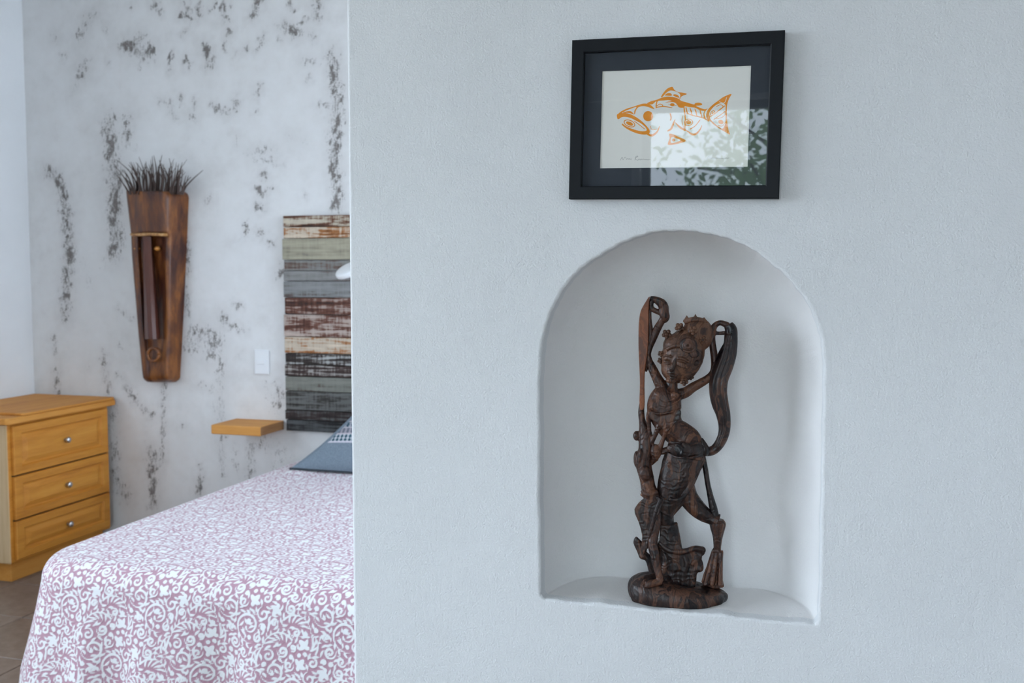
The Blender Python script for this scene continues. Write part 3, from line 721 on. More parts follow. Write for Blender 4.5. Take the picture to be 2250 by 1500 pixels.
# ---- white lamp reaching out from behind the partition
lp = aty(772, 592, 4.44)
la = empty('reading_lamp', (lp.x, lp.y, lp.z), label='white round reading lamp in front of the plank headboard, half hidden by the partition', cat='lamp')
ax = Vector((-.25, -.42, .87)).normalized()
Vl, Fl = lathe_geo(lp-ax*.014, ax, [(.002, 0), (.072, 0), (.079, .004), (.081, .012), (.080, .022), (.074, .029), (.06, .031), (.002, .031)], 40); mobj('lamp_head', Vl, Fl, M_WHITE, la, True)
Vl, Fl = tube_geo([lp+Vector((.02, .02, -.012)), lp+Vector((.12, .06, -.03)), lp+Vector((.2, .14, -.03)), lp+Vector((.2, .222, -.03))], [.006]*4, 10); mobj('arm', Vl, Fl, M_METAL, la, True)
Vl, Fl = lathe_geo(lp+Vector((.2, .222, -.03)), (0, -1, 0), [(.03, 0), (.03, .012), (.025, .016)], 20); mobj('wall_plate', Vl, Fl, M_WHITE, la)

# ---- bedside shelf
shz1 = aty(572, 921, FAR_Y).z; sx0 = aty(519, 918, FAR_Y).x; sx1 = aty(626, 925, FAR_Y).x-.004
SD = 0.24; sh = empty('bedside_shelf', ((sx0+sx1)/2, FAR_Y, shz1-.045), label='small floating pine shelf fixed to the wall beside the headboard', cat='shelf')
bm = bmesh.new(); add_box(bm, (sx0, FAR_Y-SD, shz1-.048), (sx1, FAR_Y-.0005, shz1), .005, 2)
so = bm_obj('shelf_board', bm, M_SHELF, sh)
so.data.materials.append(M_END)
for p in so.data.polygons:
    if abs(p.normal.x) > .9: p.material_index = 1

# ---- light switch
sw = empty('light_switch', aty(577, 795, FAR_Y), label='white rocker light switch plate beside the headboard', cat='light switch')
a, b = aty(560.5, 768, FAR_Y), aty(593, 822, FAR_Y)
box_obj('plate', (a.x, FAR_Y-.010, b.z), (b.x, FAR_Y-.0005, a.z), M_WHITE, sw, .003)
mx, mz = (a.x+b.x)/2, (a.z+b.z)/2
box_obj('rocker', (mx-.022, FAR_Y-.0135, mz-.012), (mx+.022, FAR_Y-.0095, mz+.012), M_WHITE, sw, .0015)

# ================================================================== DRESSER
DX = -3.695; DY0, DY1 = 3.925, 4.655; DZ = 0.79
dr = empty('dresser', ((LEFT_X+DX)/2, (DY0+DY1)/2, 0), label='honey pine chest of three drawers in the corner left of the bed', cat='dresser')
bx0 = LEFT_X+.012
bm = bmesh.new(); add_box(bm, (bx0, DY0, .10), (DX, DY1, DZ-.002), .006, 2); ob = bm_obj('body', bm, M_PINE, dr)
ob.data.materials.append(M_PINE_SIDE)
for p in ob.data.polygons:
    if abs(p.normal.y) > .6: p.material_index = 1
box_obj('plinth', (bx0+.02, DY0+.035, 0), (DX-.035, DY1-.02, .102), M_PINE_TOP, dr, .004)
# top: thick slab with rounded nose and a raised upper leaf with a rounded corner
def slab(name, x0, x1, y0, y1, z0, z1, r, rn, mat):
    pts = [(x0, y0)]
    pts += [(x1-r+r*math.sin(t), y0+r-r*math.cos(t)) for t in np.linspace(0, math.pi/2, 9)]
    pts += [(x1-r+r*math.cos(t), y1-r+r*math.sin(t)) for t in np.linspace(0, math.pi/2, 9)] + [(x0, y1)]
    bm = bmesh.new(); lo = [bm.verts.new((*p, z0)) for p in pts]; f = bm.faces.new(lo)
    e = bmesh.ops.extrude_face_region(bm, geom=[f]); bmesh.ops.translate(bm, verts=[g_ for g_ in e['geom'] if isinstance(g_, bmesh.types.BMVert)], vec=(0, 0, z1-z0))
    bmesh.ops.recalc_face_normals(bm, faces=bm.faces)
    ed = [q for q in bm.edges if abs(q.verts[0].co.z-q.verts[1].co.z) < 1e-6]
    bmesh.ops.bevel(bm, geom=ed, offset=rn, segments=3, affect='EDGES', profile=.6)
    return bm_obj(name, bm, mat, dr)
slab('top', bx0, DX+.035, DY0-.03, DY1+.035, DZ, DZ+.032, .02, .008, M_PINE_TOP)
slab('top_leaf', bx0, DX+.034, DY0+.075, DY1+.034, DZ+.033, DZ+.045, .03, .004, M_PINE_TOP)
zlines = [(DZ-.012, .536), (.528, .316), (.308, .118)]
M_GAP = NT('painted_gap_shade', .9, (.05, .022, .008)).m
for (z1, z0) in zlines:
    y0, y1 = DY0+.022, DY1-.022
    th = .020; x1 = DX+th
    # raised frame, sloped field: concentric loops
    loops = [(0, DX+.001), (0, x1-.004), (.004, x1), (.048, x1), (.056, x1-.011), (.064, x1-.012), (.092, x1-.003), (.098, x1-.003)]
    bm = bmesh.new(); prev = None
    for ins, xx in loops:
        cur = [bm.verts.new(p) for p in ((xx, y0+ins, z0+ins*.8), (xx, y1-ins, z0+ins*.8), (xx, y1-ins, z1-ins*.8), (xx, y0+ins, z1-ins*.8))]
        if prev:
            for k in range(4): bm.faces.new((prev[k], prev[(k+1) % 4], cur[(k+1) % 4], cur[k]))
        prev = cur
    bm.faces.new(prev); bmesh.ops.recalc_face_normals(bm, faces=bm.faces)
    d = bm_obj('drawer', bm, M_PINE, dr)
    c = Vector((x1-.006, (y0+y1)/2+.01, (z0+z1)/2))
    Vk, Fk = lathe_geo(c, (1, 0, 0), [(.009, 0), (.006, .004), (.0055, .012), (.012, .017), (.0155, .022), (.0155, .026), (.012, .031), (.005, .033)], 18)
    mobj('knob', Vk, Fk, M_METAL, d, True)
for zc_ in (.532, .312):  # dark strips painted as the shade between the drawers
    box_obj('drawer_gap_shade', (DX-.002, DY0+.02, zc_-.004), (DX+.0015, DY1-.02, zc_+.004), M_GAP, dr)

# ================================================================== WALL MASK
MY = FAR_Y-.004
mk = empty('wall_mask', aty(345, 838, FAR_Y), label='tall rusty brown carved face mask with twig hair on the weathered wall', cat='wall mask')
mm = NT('rusted_mask', .42, (.2, .08, .04), spec=.5)
v = mm.coord((7, 7, 2.2)); a = mm.noise(v, 1.6, 5, .62, .6); b = mm.noise(mm.coord((26, 26, 9)), 1, 4, .6)
f = mm.math('ADD', mm.math('MULTIPLY', a, .7), mm.math('MULTIPLY', b, .3))
mm.color(mm.ramp(f, [(.30, (.020, .006, .005)), (.42, (.060, .016, .009)), (.52, (.150, .047, .013)), (.60, (.27, .092, .018)), (.72, (.105, .046, .032))]))
mm.rough(mm.ramp(a, [(.3, (.28, .28, .28)), (.7, (.48, .48, .48))])); mm.bump(f, .35, .006); M_MASK = mm.m
LE = [(420,277),(470,283),(512,288),(560,290),(620,295),(680,300),(740,305),(790,310),(820,313),(832,315),(839,324)]
RE = [(420,399),(422,403),(426,406.5),(433,408.5),(470,407),(512,405.5),(560,403.5),(620,401),(680,398.5),(740,395.5),(790,393),(820,391.5),(832,391),(839,384)]
NRW, NSS = 90, 60; ys = np.linspace(420, 839, NRW); Vm, Vbk = [], []
le = np.interp(ys, [p[0] for p in LE], [p[1] for p in LE]); re = np.interp(ys, [p[0] for p in RE], [p[1] for p in RE])
for yv, l_, r_2 in zip(ys, le, re):
    for s in np.linspace(0, 1, NSS):
        # convex trough section with a ridge two thirds across
        rid = .66
        d = .15*(.30+.70*math.sin(math.pi/2*min(1, (s+.04)/(rid+.04)))**.9) if s < rid else .15*(1-((s-rid)/(1-rid))**1.15*.84)
        taper = .72+.28*(839-yv)/419
        d *= taper
        below = 1/(1+math.exp(-(yv-516)/1.6)); chin = 1/(1+math.exp(-(772-yv)/14))
        rec = (1/(1+math.exp(-(s-.15)/.022)))*(1/(1+math.exp((s-.64)/.03)))
        d -= .058*below*rec*(.35+.65*chin)
        if yv > 826: d *= 1-.35*((yv-826)/13)**2
        if s > .9 and yv < 440: d *= 1
        ww = (r_2-l_)
        Vm.append(aty(l_+ww*s, yv, MY-d))
        # keep outline from its own distance
Fm = [tuple(q) for q in grid_faces(NRW, NSS)]
back = [Vector((p.x, FAR_Y-.001, p.z)) for p in (Vm[i*NSS] for i in range(NRW))], [Vector((p.x, FAR_Y-.001, p.z)) for p in (Vm[i*NSS+NSS-1] for i in range(NRW))]
n0 = len(Vm); Vm += back[0]; n1 = len(Vm); Vm += back[1]
for i in range(NRW-1):
    Fm.append((n0+i, n0+i+1, (i+1)*NSS, i*NSS)); Fm.append((i*NSS+NSS-1, (i+1)*NSS+NSS-1, n1+i+1, n1+i))
Fm.append(tuple(list(range(NSS))+[n1, n0])); Fm.append(tuple([(NRW-1)*NSS+k for k in range(NSS)][::-1]+[n0+NRW-1, n1+NRW-1]))
bm = bmesh.new(); vsx = [bm.verts.new(tuple(p)) for p in Vm]
for q in Fm:
    try: bm.faces.new([vsx[i] for i in q])
    except ValueError: pass
bmesh.ops.recalc_face_normals(bm, faces=bm.faces); mo = bm_obj('mask_body', bm, M_MASK, mk, True)
def mpt(px, py, d): return aty(px, py, MY-d)
# nose: long triangular wedge
M_NOSE = mat_wood('mask_nose_wood', (.055, .016, .012), (.095, .030, .020), (.13, .045, .03), 'Z', .6, .4)
rows = []
for t in np.linspace(0, 1, 12):
    yv = 519+t*226; w0 = 312+9*t; w1 = 331+13*t; dd = .105+.022*t
    rows.append([mpt(w0-4*t+1, yv, dd-.03), mpt(w0+2+3*t, yv, dd+.012*t), mpt((w0+w1)/2+3, yv, dd+.014*t+.004), mpt(w1, yv, dd), mpt(w1+3+5*t, yv, dd-.045)])
Vn = [p for r in rows for p in r]; Fn = [tuple(q) for q in grid_faces(12, 5)]; Fn.append(tuple(range(55, 60))); Fn.append(tuple(range(5))[::-1])
bm = bmesh.new(); vsx = [bm.verts.new(tuple(p)) for p in Vn]
for q in Fn: bm.faces.new([vsx[i] for i in q])
bmesh.ops.recalc_face_normals(bm, faces=bm.faces); bm_obj('nose', bm, M_NOSE, mk)
# brow: worn copper rim under the forehead
mb2 = NT('copper_rim', .38, (.5, .25, .1), .35); mb2.color(mb2.ramp(mb2.noise(mb2.coord((30, 30, 30)), 1, 4), [(.35, (.22, .08, .04)), (.5, (.55, .28, .09)), (.65, (.68, .42, .20))])); M_COP = mb2.m
pts = [mpt(289+78*t, 515+.5*math.sin(t*9), .055+.090*math.sin(math.pi/2*min(1, (t*.66+.04)/.70))**.9) for t in np.linspace(0, 1, 14)]
Vn, Fn = tube_geo(pts, [.009]*14, 8); mobj('brow', Vn, Fn, M_COP, mk, True)
M_EYE = NT('amber_eye', .3, (.55, .22, .04)).m
for ex in (346, 301):
    dd = .095 if ex == 346 else .055
    Vn, Fn = sph_geo(mpt(ex, 546, dd), .019, .012, .012, 14, 8); mobj('eye', Vn, Fn, M_EYE, mk, True)
pts = [mpt(337+12.5*math.cos(t), 779+14*math.sin(t), .100) for t in np.linspace(0, 2*math.pi, 25)]
Vn, Fn = tube_geo(pts, [.0085]*25, 8); mobj('mouth', Vn, Fn, M_MASK, mk, True)
# twig hair
M_TWIG = NT('dry_twigs', .6, (.085, .054, .044)).m
rt_ = random.Random(3)
for i in range(74):
    t = ((i*29) % 74+.5)/74; bxp = 283+t*120; side = (t-.5)*2
    hgt = rt_.uniform(50, 84)*(1-.18*abs(side)); lean_ = side*rt_.uniform(0, 34)+rt_.uniform(-13, 13)
    if abs(side) > .8: lean_ += side*rt_.uniform(0, 16); hgt *= rt_.uniform(.75, 1.1)
    curl = rt_.uniform(-14, 14); d0 = rt_.uniform(.05, .12); d1 = d0+rt_.uniform(-.04, .05)
    pts = [mpt(bxp, 427, d0), mpt(bxp+lean_*.12+curl*.4, 427-hgt*.35, d0+(d1-d0)*.3), mpt(bxp+lean_*.5+curl*.3, 427-hgt*.72, d0+(d1-d0)*.7), mpt(bxp+lean_+curl*-.4, 427-hgt*1.05, max(.02, d1))]
    pts = [Vector(p) for p in catmull([tuple(p) for p in pts], 3)]
    n = len(pts); r0 = rt_.uniform(.0034, .0056)
    Vn, Fn = tube_geo(pts, [r0*(1-.8*(k/(n-1))**1.3) for k in range(n)], 6); mobj('twig', Vn, Fn, M_TWIG, mk, True)

# ================================================================== FRAMED PRINT
WY = NEAR_Y
c4 = [aty(*p, WY-.021) for p in ((1253,88),(1720,66),(1716,436),(1253,437))]
fc = sum(c4, Vector())/4; tilt = math.atan2((c4[1]-c4[0]).z+(c4[2]-c4[3]).z, (c4[1]-c4[0]).x+(c4[2]-c4[3]).x)
FW = ((c4[1]-c4[0]).length+(c4[2]-c4[3]).length)/2; FH = ((c4[3]-c4[0]).length+(c4[2]-c4[1]).length)/2
pic = empty('framed_picture', (fc.x, WY, fc.z), label='black framed print of an orange fish hanging above the niche', cat='picture')
ct, st_ = math.cos(tilt), math.sin(tilt)
def pf(u, d, w): return Vector((fc.x+u*ct-w*st_, WY-d, fc.z+u*st_+w*ct))     # picture plane: across, out from the wall, up
BW = .0235
corners = [(-1, 1), (1, 1), (1, -1), (-1, -1)]
for k in range(4):
    (ax_, az_), (bx_, bz_) = corners[k], corners[(k+1) % 4]
    prof = [(0, .001), (0, .0195), (.0015, .021), (BW-.002, .021), (BW, .0195), (BW, .001)]
    Vp = []
    for (sx, sz) in ((ax_, az_), (bx_, bz_)):
        for ins, dd in prof: Vp.append(pf(sx*(FW/2-ins), dd, sz*(FH/2-ins)))
    n = len(prof); Fp = [(i, i+1, n+i+1, n+i) for i in range(n-1)]+[tuple(range(n))[::-1], tuple(range(n, 2*n))]+[(n-1, 0, n, 2*n-1)]
    bm = bmesh.new(); vsx = [bm.verts.new(tuple(p)) for p in Vp]
    for q in Fp: bm.faces.new([vsx[i] for i in q])
    bmesh.ops.recalc_face_normals(bm, faces=bm.faces); bm_obj('frame_rail', bm, M_BLACK, pic)
def plate(name, hw_, hh_, d0, d1, mat, u0=0, w0=0):
    Vp = [pf(u0+sx*hw_, d, w0+sz*hh_) for d in (d0, d1) for sx, sz in ((-1, -1), (1, -1), (1, 1), (-1, 1))]
    return mobj(name, Vp, [(0, 3, 2, 1), (4, 5, 6, 7), (0, 1, 5, 4), (1, 2, 6, 5), (2, 3, 7, 6), (3, 0, 4, 7)], mat, pic)
M_MAT = NT('mat_board_reflection_grey', .85, (.045, .052, .063), spec=.2).m  # dark mat lightened to blue-grey, standing in for the room's reflection
# the sheet inside the mat opening
q4 = [aty(*p, WY-.0105) for p in ((1321,157),(1647,144),(1646,366),(1321,370))]
def to_uw(p): dx, dz = p.x-fc.x, p.z-fc.z; return (dx*ct+dz*st_, -dx*st_+dz*ct)
uw = np.array([to_uw(p) for p in q4]); pu0, pu1 = uw[[0, 3], 0].mean(), uw[[1, 2], 0].mean(); pw1, pw0 = uw[[0, 1], 1].mean(), uw[[2, 3], 1].mean()
hm = BW-.002
bm = bmesh.new()                                    # mat board with its opening
o_ = [(-FW/2+hm, -FH/2+hm), (FW/2-hm, -FH/2+hm), (FW/2-hm, FH/2-hm), (-FW/2+hm, FH/2-hm)]; i_ = [(pu0, pw0), (pu1, pw0), (pu1, pw1), (pu0, pw1)]
vo = [bm.verts.new(tuple(pf(a, .0120, b))) for a, b in o_]; vi = [bm.verts.new(tuple(pf(a, .0120, b))) for a, b in i_]; vd = [bm.verts.new(tuple(pf(a, .0104, b))) for a, b in i_]
for k in range(4):
    k2 = (k+1) % 4; bm.faces.new((vo[k], vo[k2], vi[k2], vi[k])); bm.faces.new((vi[k], vi[k2], vd[k2], vd[k]))
bmesh.ops.recalc_face_normals(bm, faces=bm.faces); bm_obj('mat_board', bm, M_MAT, pic)
# print: orange fish in the formline manner
def fx(cx, cy): return np.array([1330+cx/7.5, 170+cy/7.5])
def to_sheet(c):        # crop coords -> sheet coords (m, across / up)
    c = np.atleast_2d(np.asarray(c, float)); out = []
    for a, b in c:
        p = aty(1330+a/7.5, 170+b/7.5, WY-.0105); out.append(to_uw(p))
    return np.array(out)
K = FW/467/7.5            # metres per crop unit (for stroke widths)
NG, MG = 420, 270
gu, gw = np.meshgrid(np.linspace(pu0, pu1, NG), np.linspace(pw0, pw1, MG), indexing='ij'); PG = np.column_stack([gu.ravel(), gw.ravel()])
fish = np.full(len(PG), 1.0)
def local(pts, pad):
    lo, hi = pts.min(0)-pad, pts.max(0)+pad
    return np.nonzero((PG[:, 0] > lo[0]) & (PG[:, 0] < hi[0]) & (PG[:, 1] > lo[1]) & (PG[:, 1] < hi[1]))[0]
def paint(c, add=True, n=4, closed=True):
    q = to_sheet(catmull_closed(c, n)); s = local(q, .006); d = sd_poly(PG[s], q)
    fish[s] = np.minimum(fish[s], d) if add else np.maximum(fish[s], -d)
def line(c, w, add=True, n=5):
    q = to_sheet(catmull(c, n)); s = local(q, .006); R = np.full(len(q), (0 if isinstance(w, tuple) else w)*K/2)
    if isinstance(w, tuple): R = np.interp(np.linspace(0, 1, len(q)), np.linspace(0, 1, len(w)), w)*K/2
    d = sd_stroke(PG[s], q, R); fish[s] = np.minimum(fish[s], d) if add else np.maximum(fish[s], -d)
def ell(cx, cy, rx, ry, rot, add=True):
    t = np.linspace(0, 2*math.pi, 28, endpoint=False); r = math.radians(rot)
    x, y = rx*np.cos(t), ry*np.sin(t); paint(np.column_stack([cx+x*math.cos(r)-y*math.sin(r), cy+x*math.sin(r)+y*math.cos(r)]), add, 1)
paint([(190,620),(215,600),(300,585),(400,600),(500,650),(600,720),(680,800),(730,870),(720,925),(640,942),(520,922),(400,872),(310,815),(272,775),(285,763),(350,808),(450,850),(560,880),(640,886),(682,868),(660,820),(590,760),(500,710),(420,670),(340,650),(270,655),(225,685),(200,680)])
paint([(195,615),(260,560),(350,515),(450,485),(540,455),(620,432),(700,435),(760,465),(812,520),(770,512),(700,485),(620,472),(545,492),(508,540),(488,604),(476,600),(480,545),(512,488),(430,512),(330,552),(262,590),(215,610)])
paint([(285,578),(370,556),(430,562),(472,612),(400,588)])
ell(705, 638, 82, 84, 0)
ell(398, 758, 100, 58, 22); ell(398, 758, 84, 44, 22, False); ell(400, 760, 62, 30, 22)
line([(480,720),(560,780),(650,850)], 12)
paint([(690,425),(760,390),(840,370),(900,345),(960,325),(1040,315),(1130,325),(1210,350),(1250,385),(1320,405),(1400,430),(1465,445),(1480,425),(1540,415),(1590,430),(1590,455),(1540,465),(1495,468),(1560,500),(1640,525),(1690,510),(1640,550),(1560,540),(1480,500),(1390,490),(1310,475),(1280,500),(1210,490),(1180,440),(1130,402),(1050,375),(960,380),(872,388),(852,430),(845,500),(830,500),(830,440),(838,392),(780,440),(720,442)])
paint([(915,322),(960,250),(1020,185),(1090,155),(1112,160),(1140,205),(1200,240),(1270,250),(1335,265),(1335,280),(1280,300),(1242,325),(1235,352),(1220,345),(1235,310),(1225,270),(1170,235),(1080,215),(1020,240),(970,290),(940,322)])
paint([(980,292),(1030,258),(1080,263),(1096,300),(1030,302)]); paint([(1112,290),(1150,278),(1200,295),(1218,336),(1160,320)])
line([(985,412),(1080,400),(1150,408),(1200,460)], (4,16,18,6)); ell(1105, 447, 38, 22, 0); line([(1040,440),(1100,470),(1180,455)], 7)
line([(850,492),(960,478),(1100,500)], (14,20,8)); line([(855,465),(900,438),(945,456),(935,475)], 12); line([(855,385),(838,440),(842,500)], 12)
paint([(1690,705),(1665,650),(1665,590),(1700,520),(1770,450),(1850,390),(1950,320),(2078,272),(2040,350),(2008,450),(2002,600),(2012,750),(2032,870),(2052,942),(1980,902),(1880,842),(1780,772),(1720,712)])
paint([(1722,640),(1715,585),(1760,512),(1830,452),(1900,425),(1955,432),(1982,470),(1978,600),(1982,720),(1962,800),(1925,845),(1850,798),(1745,705)], False)
line([(1880,400),(1960,420),(2000,330)], 9, False)
line([(1715,655),(1800,600),(1900,520),(1965,470)], 16); line([(1790,690),(1880,630),(1975,560)], 14); ell(1768, 588, 52, 34, -50); ell(1768, 588, 38, 22, -50, False); ell(1768, 590, 22, 14, -50)
line([(1830,480),(1900,450),(1940,490),(1850,560)], 11); ell(1905, 735, 44, 36, 30); line([(1830,680),(1920,660),(1985,600)], 10); line([(1860,790),(1930,800),(1975,740)], 10)
paint([(1028,1102),(1060,1000),(1052,930),(1130,940),(1220,985),(1312,1025),(1312,1058),(1200,1092),(1100,1112)]); paint([(1082,1072),(1092,985),(1180,1008),(1240,1038),(1150,1072)], False); ell(1125, 1030, 28, 26, 0)
line([(700,935),(770,955),(850,900),(895,800)], (30,40,30,8)); line([(740,800),(770,860),(850,850)], 9)
line([(1030,880),(1085,845),(1125,750),(1150,690)], (22,36,28,8)); line([(1150,740),(1235,825),(1320,870)], (8,36,22)); line([(1070,600),(1085,660),(1075,700)], 24)
line([(1330,868),(1430,938),(1500,925),(1560,860),(1590,790)], (12,34,34,24,8)); ell(1370, 738, 76, 60, 0); ell(1370, 738, 60, 46, 0, False); ell(1372, 738, 44, 34, 0); line([(1400,850),(1480,800),(1560,700)], 16)
line([(1295,480),(1308,580),(1318,700),(1308,870)], (18,24,20,22)); line([(1275,640),(1265,720),(1290,830)], 9)
line([(1350,590),(1440,625),(1560,652),(1640,680),(1705,720)], 18); line([(1330,500),(1350,590)], 18)
for a in (1415, 1495, 1575): line([(a-20,500+(a-1415)*.18),(a,560+(a-1415)*.2),(a+18,632+(a-1415)*.18)], (8,24,10))
line([(1650,540),(1625,600),(1640,670)], (20,16,26))
pen = np.full(len(PG), 1.0)
def scrib(c, w):
    q = to_sheet(catmull([((a-1330)*7.5, (b-170)*7.5) for a, b in c], 4)); s = local(q, .004); pen[s] = np.minimum(pen[s], sd_stroke(PG[s], q, np.full(len(q), w)))
def hand(x0, x1, y, seed, amp=2.2):
    r = random.Random(seed); n = int((x1-x0)/2.1); return [(x0+(x1-x0)*k/n+r.uniform(-.7, .7), y+(amp if k % 2 else -amp)*r.uniform(.2, 1)) for k in range(n+1)]
scrib([(1363,352),(1367,345),(1369,351),(1373,345)]+hand(1375, 1388, 349.5, 2), .00035); scrib([(1395,352),(1397,344),(1402,343),(1396,348),(1401,352)]+hand(1404, 1428, 350, 5, 1.6), .00035)
scrib([(1553,350),(1558,343),(1562,350)]+hand(1565, 1602, 347.5, 8, 1.8), .00030)
ms = NT('print_sheet', .6, (.78, .76, .70), spec=.3)
paper = ms.ramp(ms.noise(ms.coord(), 900, 2), [(.3, (.85, .84, .785)), (.7, (.88, .87, .815))])
orange = ms.ramp(ms.noise(ms.coord((40, 40, 40)), 1, 2), [(.3, (.88, .29, .022)), (.7, (.96, .36, .035))])
c = ms.mix(ms.step(ms.attr('ink'), .00016, -.00016), paper, orange)
c = ms.mix(ms.math('MULTIPLY', ms.step(ms.attr('pencil'), .00022, -.00012), .6), c, (.16, .15, .15)); ms.color(c)
VG = np.array([tuple(pf(a, .0102, b)) for a, b in PG])
grid_obj('print_sheet', VG, grid_faces(NG, MG), ms.m, pic, {'ink': fish, 'pencil': pen}, label='cream sheet printed with an orange fish and faint pencil signatures')
mg = NT('picture_glass', 0.0, (1, 1, 1)); 
for n_ in list(mg.N): mg.N.remove(n_)
out = mg.N.new('ShaderNodeOutputMaterial'); tr = mg.N.new('ShaderNodeBsdfTransparent'); gl = mg.N.new('ShaderNodeBsdfGlossy'); gl.inputs['Roughness'].default_value = 0.0
fr = mg.N.new('ShaderNodeFresnel'); fr.inputs['IOR'].default_value = 1.52; mxs = mg.N.new('ShaderNodeMixShader')
geo = mg.N.new('ShaderNodeNewGeometry'); sel = mg.N.new('ShaderNodeMix'); sel.data_type = 'FLOAT'
mg.L.new(geo.outputs['Backfacing'], sel.inputs[0]); mg.L.new(fr.outputs[0], sel.inputs[2]); sel.inputs[3].default_value = .04; mg.L.new(sel.outputs[0], mxs.inputs[0]); mg.L.new(tr.outputs[0], mxs.inputs[1]); mg.L.new(gl.outputs[0], mxs.inputs[2]); mg.L.new(mxs.outputs[0], out.inputs[0])
Vp = [pf(sx*(FW/2-hm), .0150, sz*(FH/2-hm)) for sx, sz in ((-1, -1), (1, -1), (1, 1), (-1, 1))]
mobj('glass', Vp, [(0, 1, 2, 3)], mg.m, pic)

# ================================================================== CARVED FIGURINE
fb = atz(1487, 1318, sill_z)                         # centre of its base on the niche floor
vd_ = Vector((fb.x, fb.y, 0)); D0 = vd_.length; vdir = vd_.normalized(); vrt = Vector((vdir.y, -vdir.x, 0))
PXM = F_PX/ (fb-_C).dot(_fw)                         # pixels per metre at the figurine
fig = empty('carved_figurine', fb, label='dark carved wooden dancer figurine with raised arms and flowing sashes standing in the niche', cat='figurine')
def sp(px, py, w=0):                                # point on the upright plane through the figurine, w px in front of it
    d = ray(px, py); dd = D0-w/PXM
    return _C + d*(dd/(d.x*vdir.x+d.y*vdir.y))
def limb(pts, hd=.85, n=4, seg=12, flat=None):
    """elliptical tapered piece; pts rows (px, py, depth px, half width px[, half depth px])"""
    P = [list(p)+([p[3]*hd] if len(p) == 4 else []) for p in pts]
    C_ = catmull(P, n); N_ = len(C_); V, Fq = [], []
    for i, (x, y, w, h, d) in enumerate(C_):
        a = C_[max(i-1, 0)]; b = C_[min(i+1, N_-1)]; tx, ty = b[0]-a[0], b[1]-a[1]; L = math.hypot(tx, ty) or 1
        nx_, ny_ = -ty/L, tx/L; h = max(h, .6); d = max(d, .6)
        c3 = sp(x, y, w); e1 = sp(x+nx_, y+ny_, w)-c3; e2 = -vdir/PXM
        for k in range(seg):
            an = 2*math.pi*k/seg; V.append(c3+e1*(h*math.cos(an))+e2*(d*math.sin(an)))
    for i in range(N_-1):
        for k in range(seg):
            k2 = (k+1) % seg; Fq.append((i*seg+k, i*seg+k2, (i+1)*seg+k2, (i+1)*seg+k))
    Fq.append(tuple(range(seg))[::-1]); Fq.append(tuple(range((N_-1)*seg, N_*seg)))
    return V, Fq
def blob(x, y, w, rx, ry, rd, rot=0):
    c = sp(x, y, w); r = math.radians(rot); e1 = (vrt*math.cos(r)+Vector((0, 0, -1))*math.sin(r)); e3 = (vrt*math.sin(r)+Vector((0, 0, 1))*math.cos(r))
    M = Matrix((e1, -vdir, e3)).transposed(); s = 1/PXM
    return sph_geo(c, rx*s, rd*s, ry*s, 20, 12, M)
def slabpoly(outline, w0, w1, n=4):
    """carved board: outline px polygon, thickness from depth w0 to w1"""
    q = catmull_closed(outline, n) if n > 1 else np.array(outline, float); N_ = len(q)
    V = [sp(a, b, w0) for a, b in q]+[sp(a, b, w1) for a, b in q]
    return V, [tuple(range(N_))[::-1], tuple(range(N_, 2*N_))]+[(i, (i+1) % N_, N_+(i+1) % N_, N_+i) for i in range(N_)]

def mat_ebony(name, dark, mid, light, gscale=1.0, rough=.40, tilt_=0.25, bumps=1.0):
    m = NT(name, rough, mid, spec=.4)
    v = m.coord((48*gscale, 48*gscale, 7.5*gscale), (0, tilt_, 0)); warp = m.noise(m.coord((17, 17, 11)), 1, 2)
    vm = m.n('ShaderNodeVectorMath', operation='ADD'); cx3 = m.n('ShaderNodeCombineXYZ'); m.l(m.math('MULTIPLY', warp, 3.2), cx3.inputs[0]); m.l(m.math('MULTIPLY', warp, 2.0), cx3.inputs[1])
    m.l(v, vm.inputs[0]); m.l(cx3.outputs[0], vm.inputs[1])
    a = m.noise(vm.outputs[0], 1.0, 5, .6, .8)
    rings_ = m.math('MULTIPLY_ADD', m.math('SINE', m.math('MULTIPLY', a, 46)), .5, .5)
    f = m.math('ADD', m.math('MULTIPLY', a, .78), m.math('MULTIPLY', rings_, .14)); f = m.math('ADD', f, m.math('MULTIPLY', m.noise(m.coord((14, 14, 14)), 1, 2), .14))
    m.color(m.ramp(f, [(.43, dark), (.55, mid), (.68, light)]))
    carve = m.n('ShaderNodeTexWave', wave_type='RINGS'); carve.inputs['Scale'].default_value = 26; carve.inputs['Distortion'].default_value = 14; carve.inputs['Detail'].default_value = 2; carve.inputs['Detail Scale'].default_value = 1.5
    m.l(m.coord(), carve.inputs['Vector'])
    m.bump(m.math('ADD', m.math('MULTIPLY', carve.outputs['Fac'], .5*bumps), m.math('MULTIPLY', a, .5)), .45, .0022)
    m.rough(m.ramp(a, [(.3, (rough-.08,)*3), (.7, (rough+.12,)*3)])); return m.m
M_EB = mat_ebony('streaked_ebony', (.0065, .005, .006), (.034, .017, .013), (.115, .052, .032))
M_EBR = mat_ebony('reddish_ebony', (.014, .007, .006), (.070, .029, .018), (.155, .066, .036), bumps=1.0)
M_SAP = mat_ebony('red_heartwood', (.11, .034, .015), (.215, .066, .025), (.27, .092, .038), .5, .45, 0, .2)
M_SASH = mat_ebony('striped_ebony_sash', (.005, .004, .005), (.030, .015, .012), (.10, .045, .028), .55, .32, .05, .25)
M_HEAD = mat_ebony('brown_head_wood', (.026, .013, .009), (.100, .045, .026), (.175, .082, .046), .8, .45, .5, .5)
VX = .0013

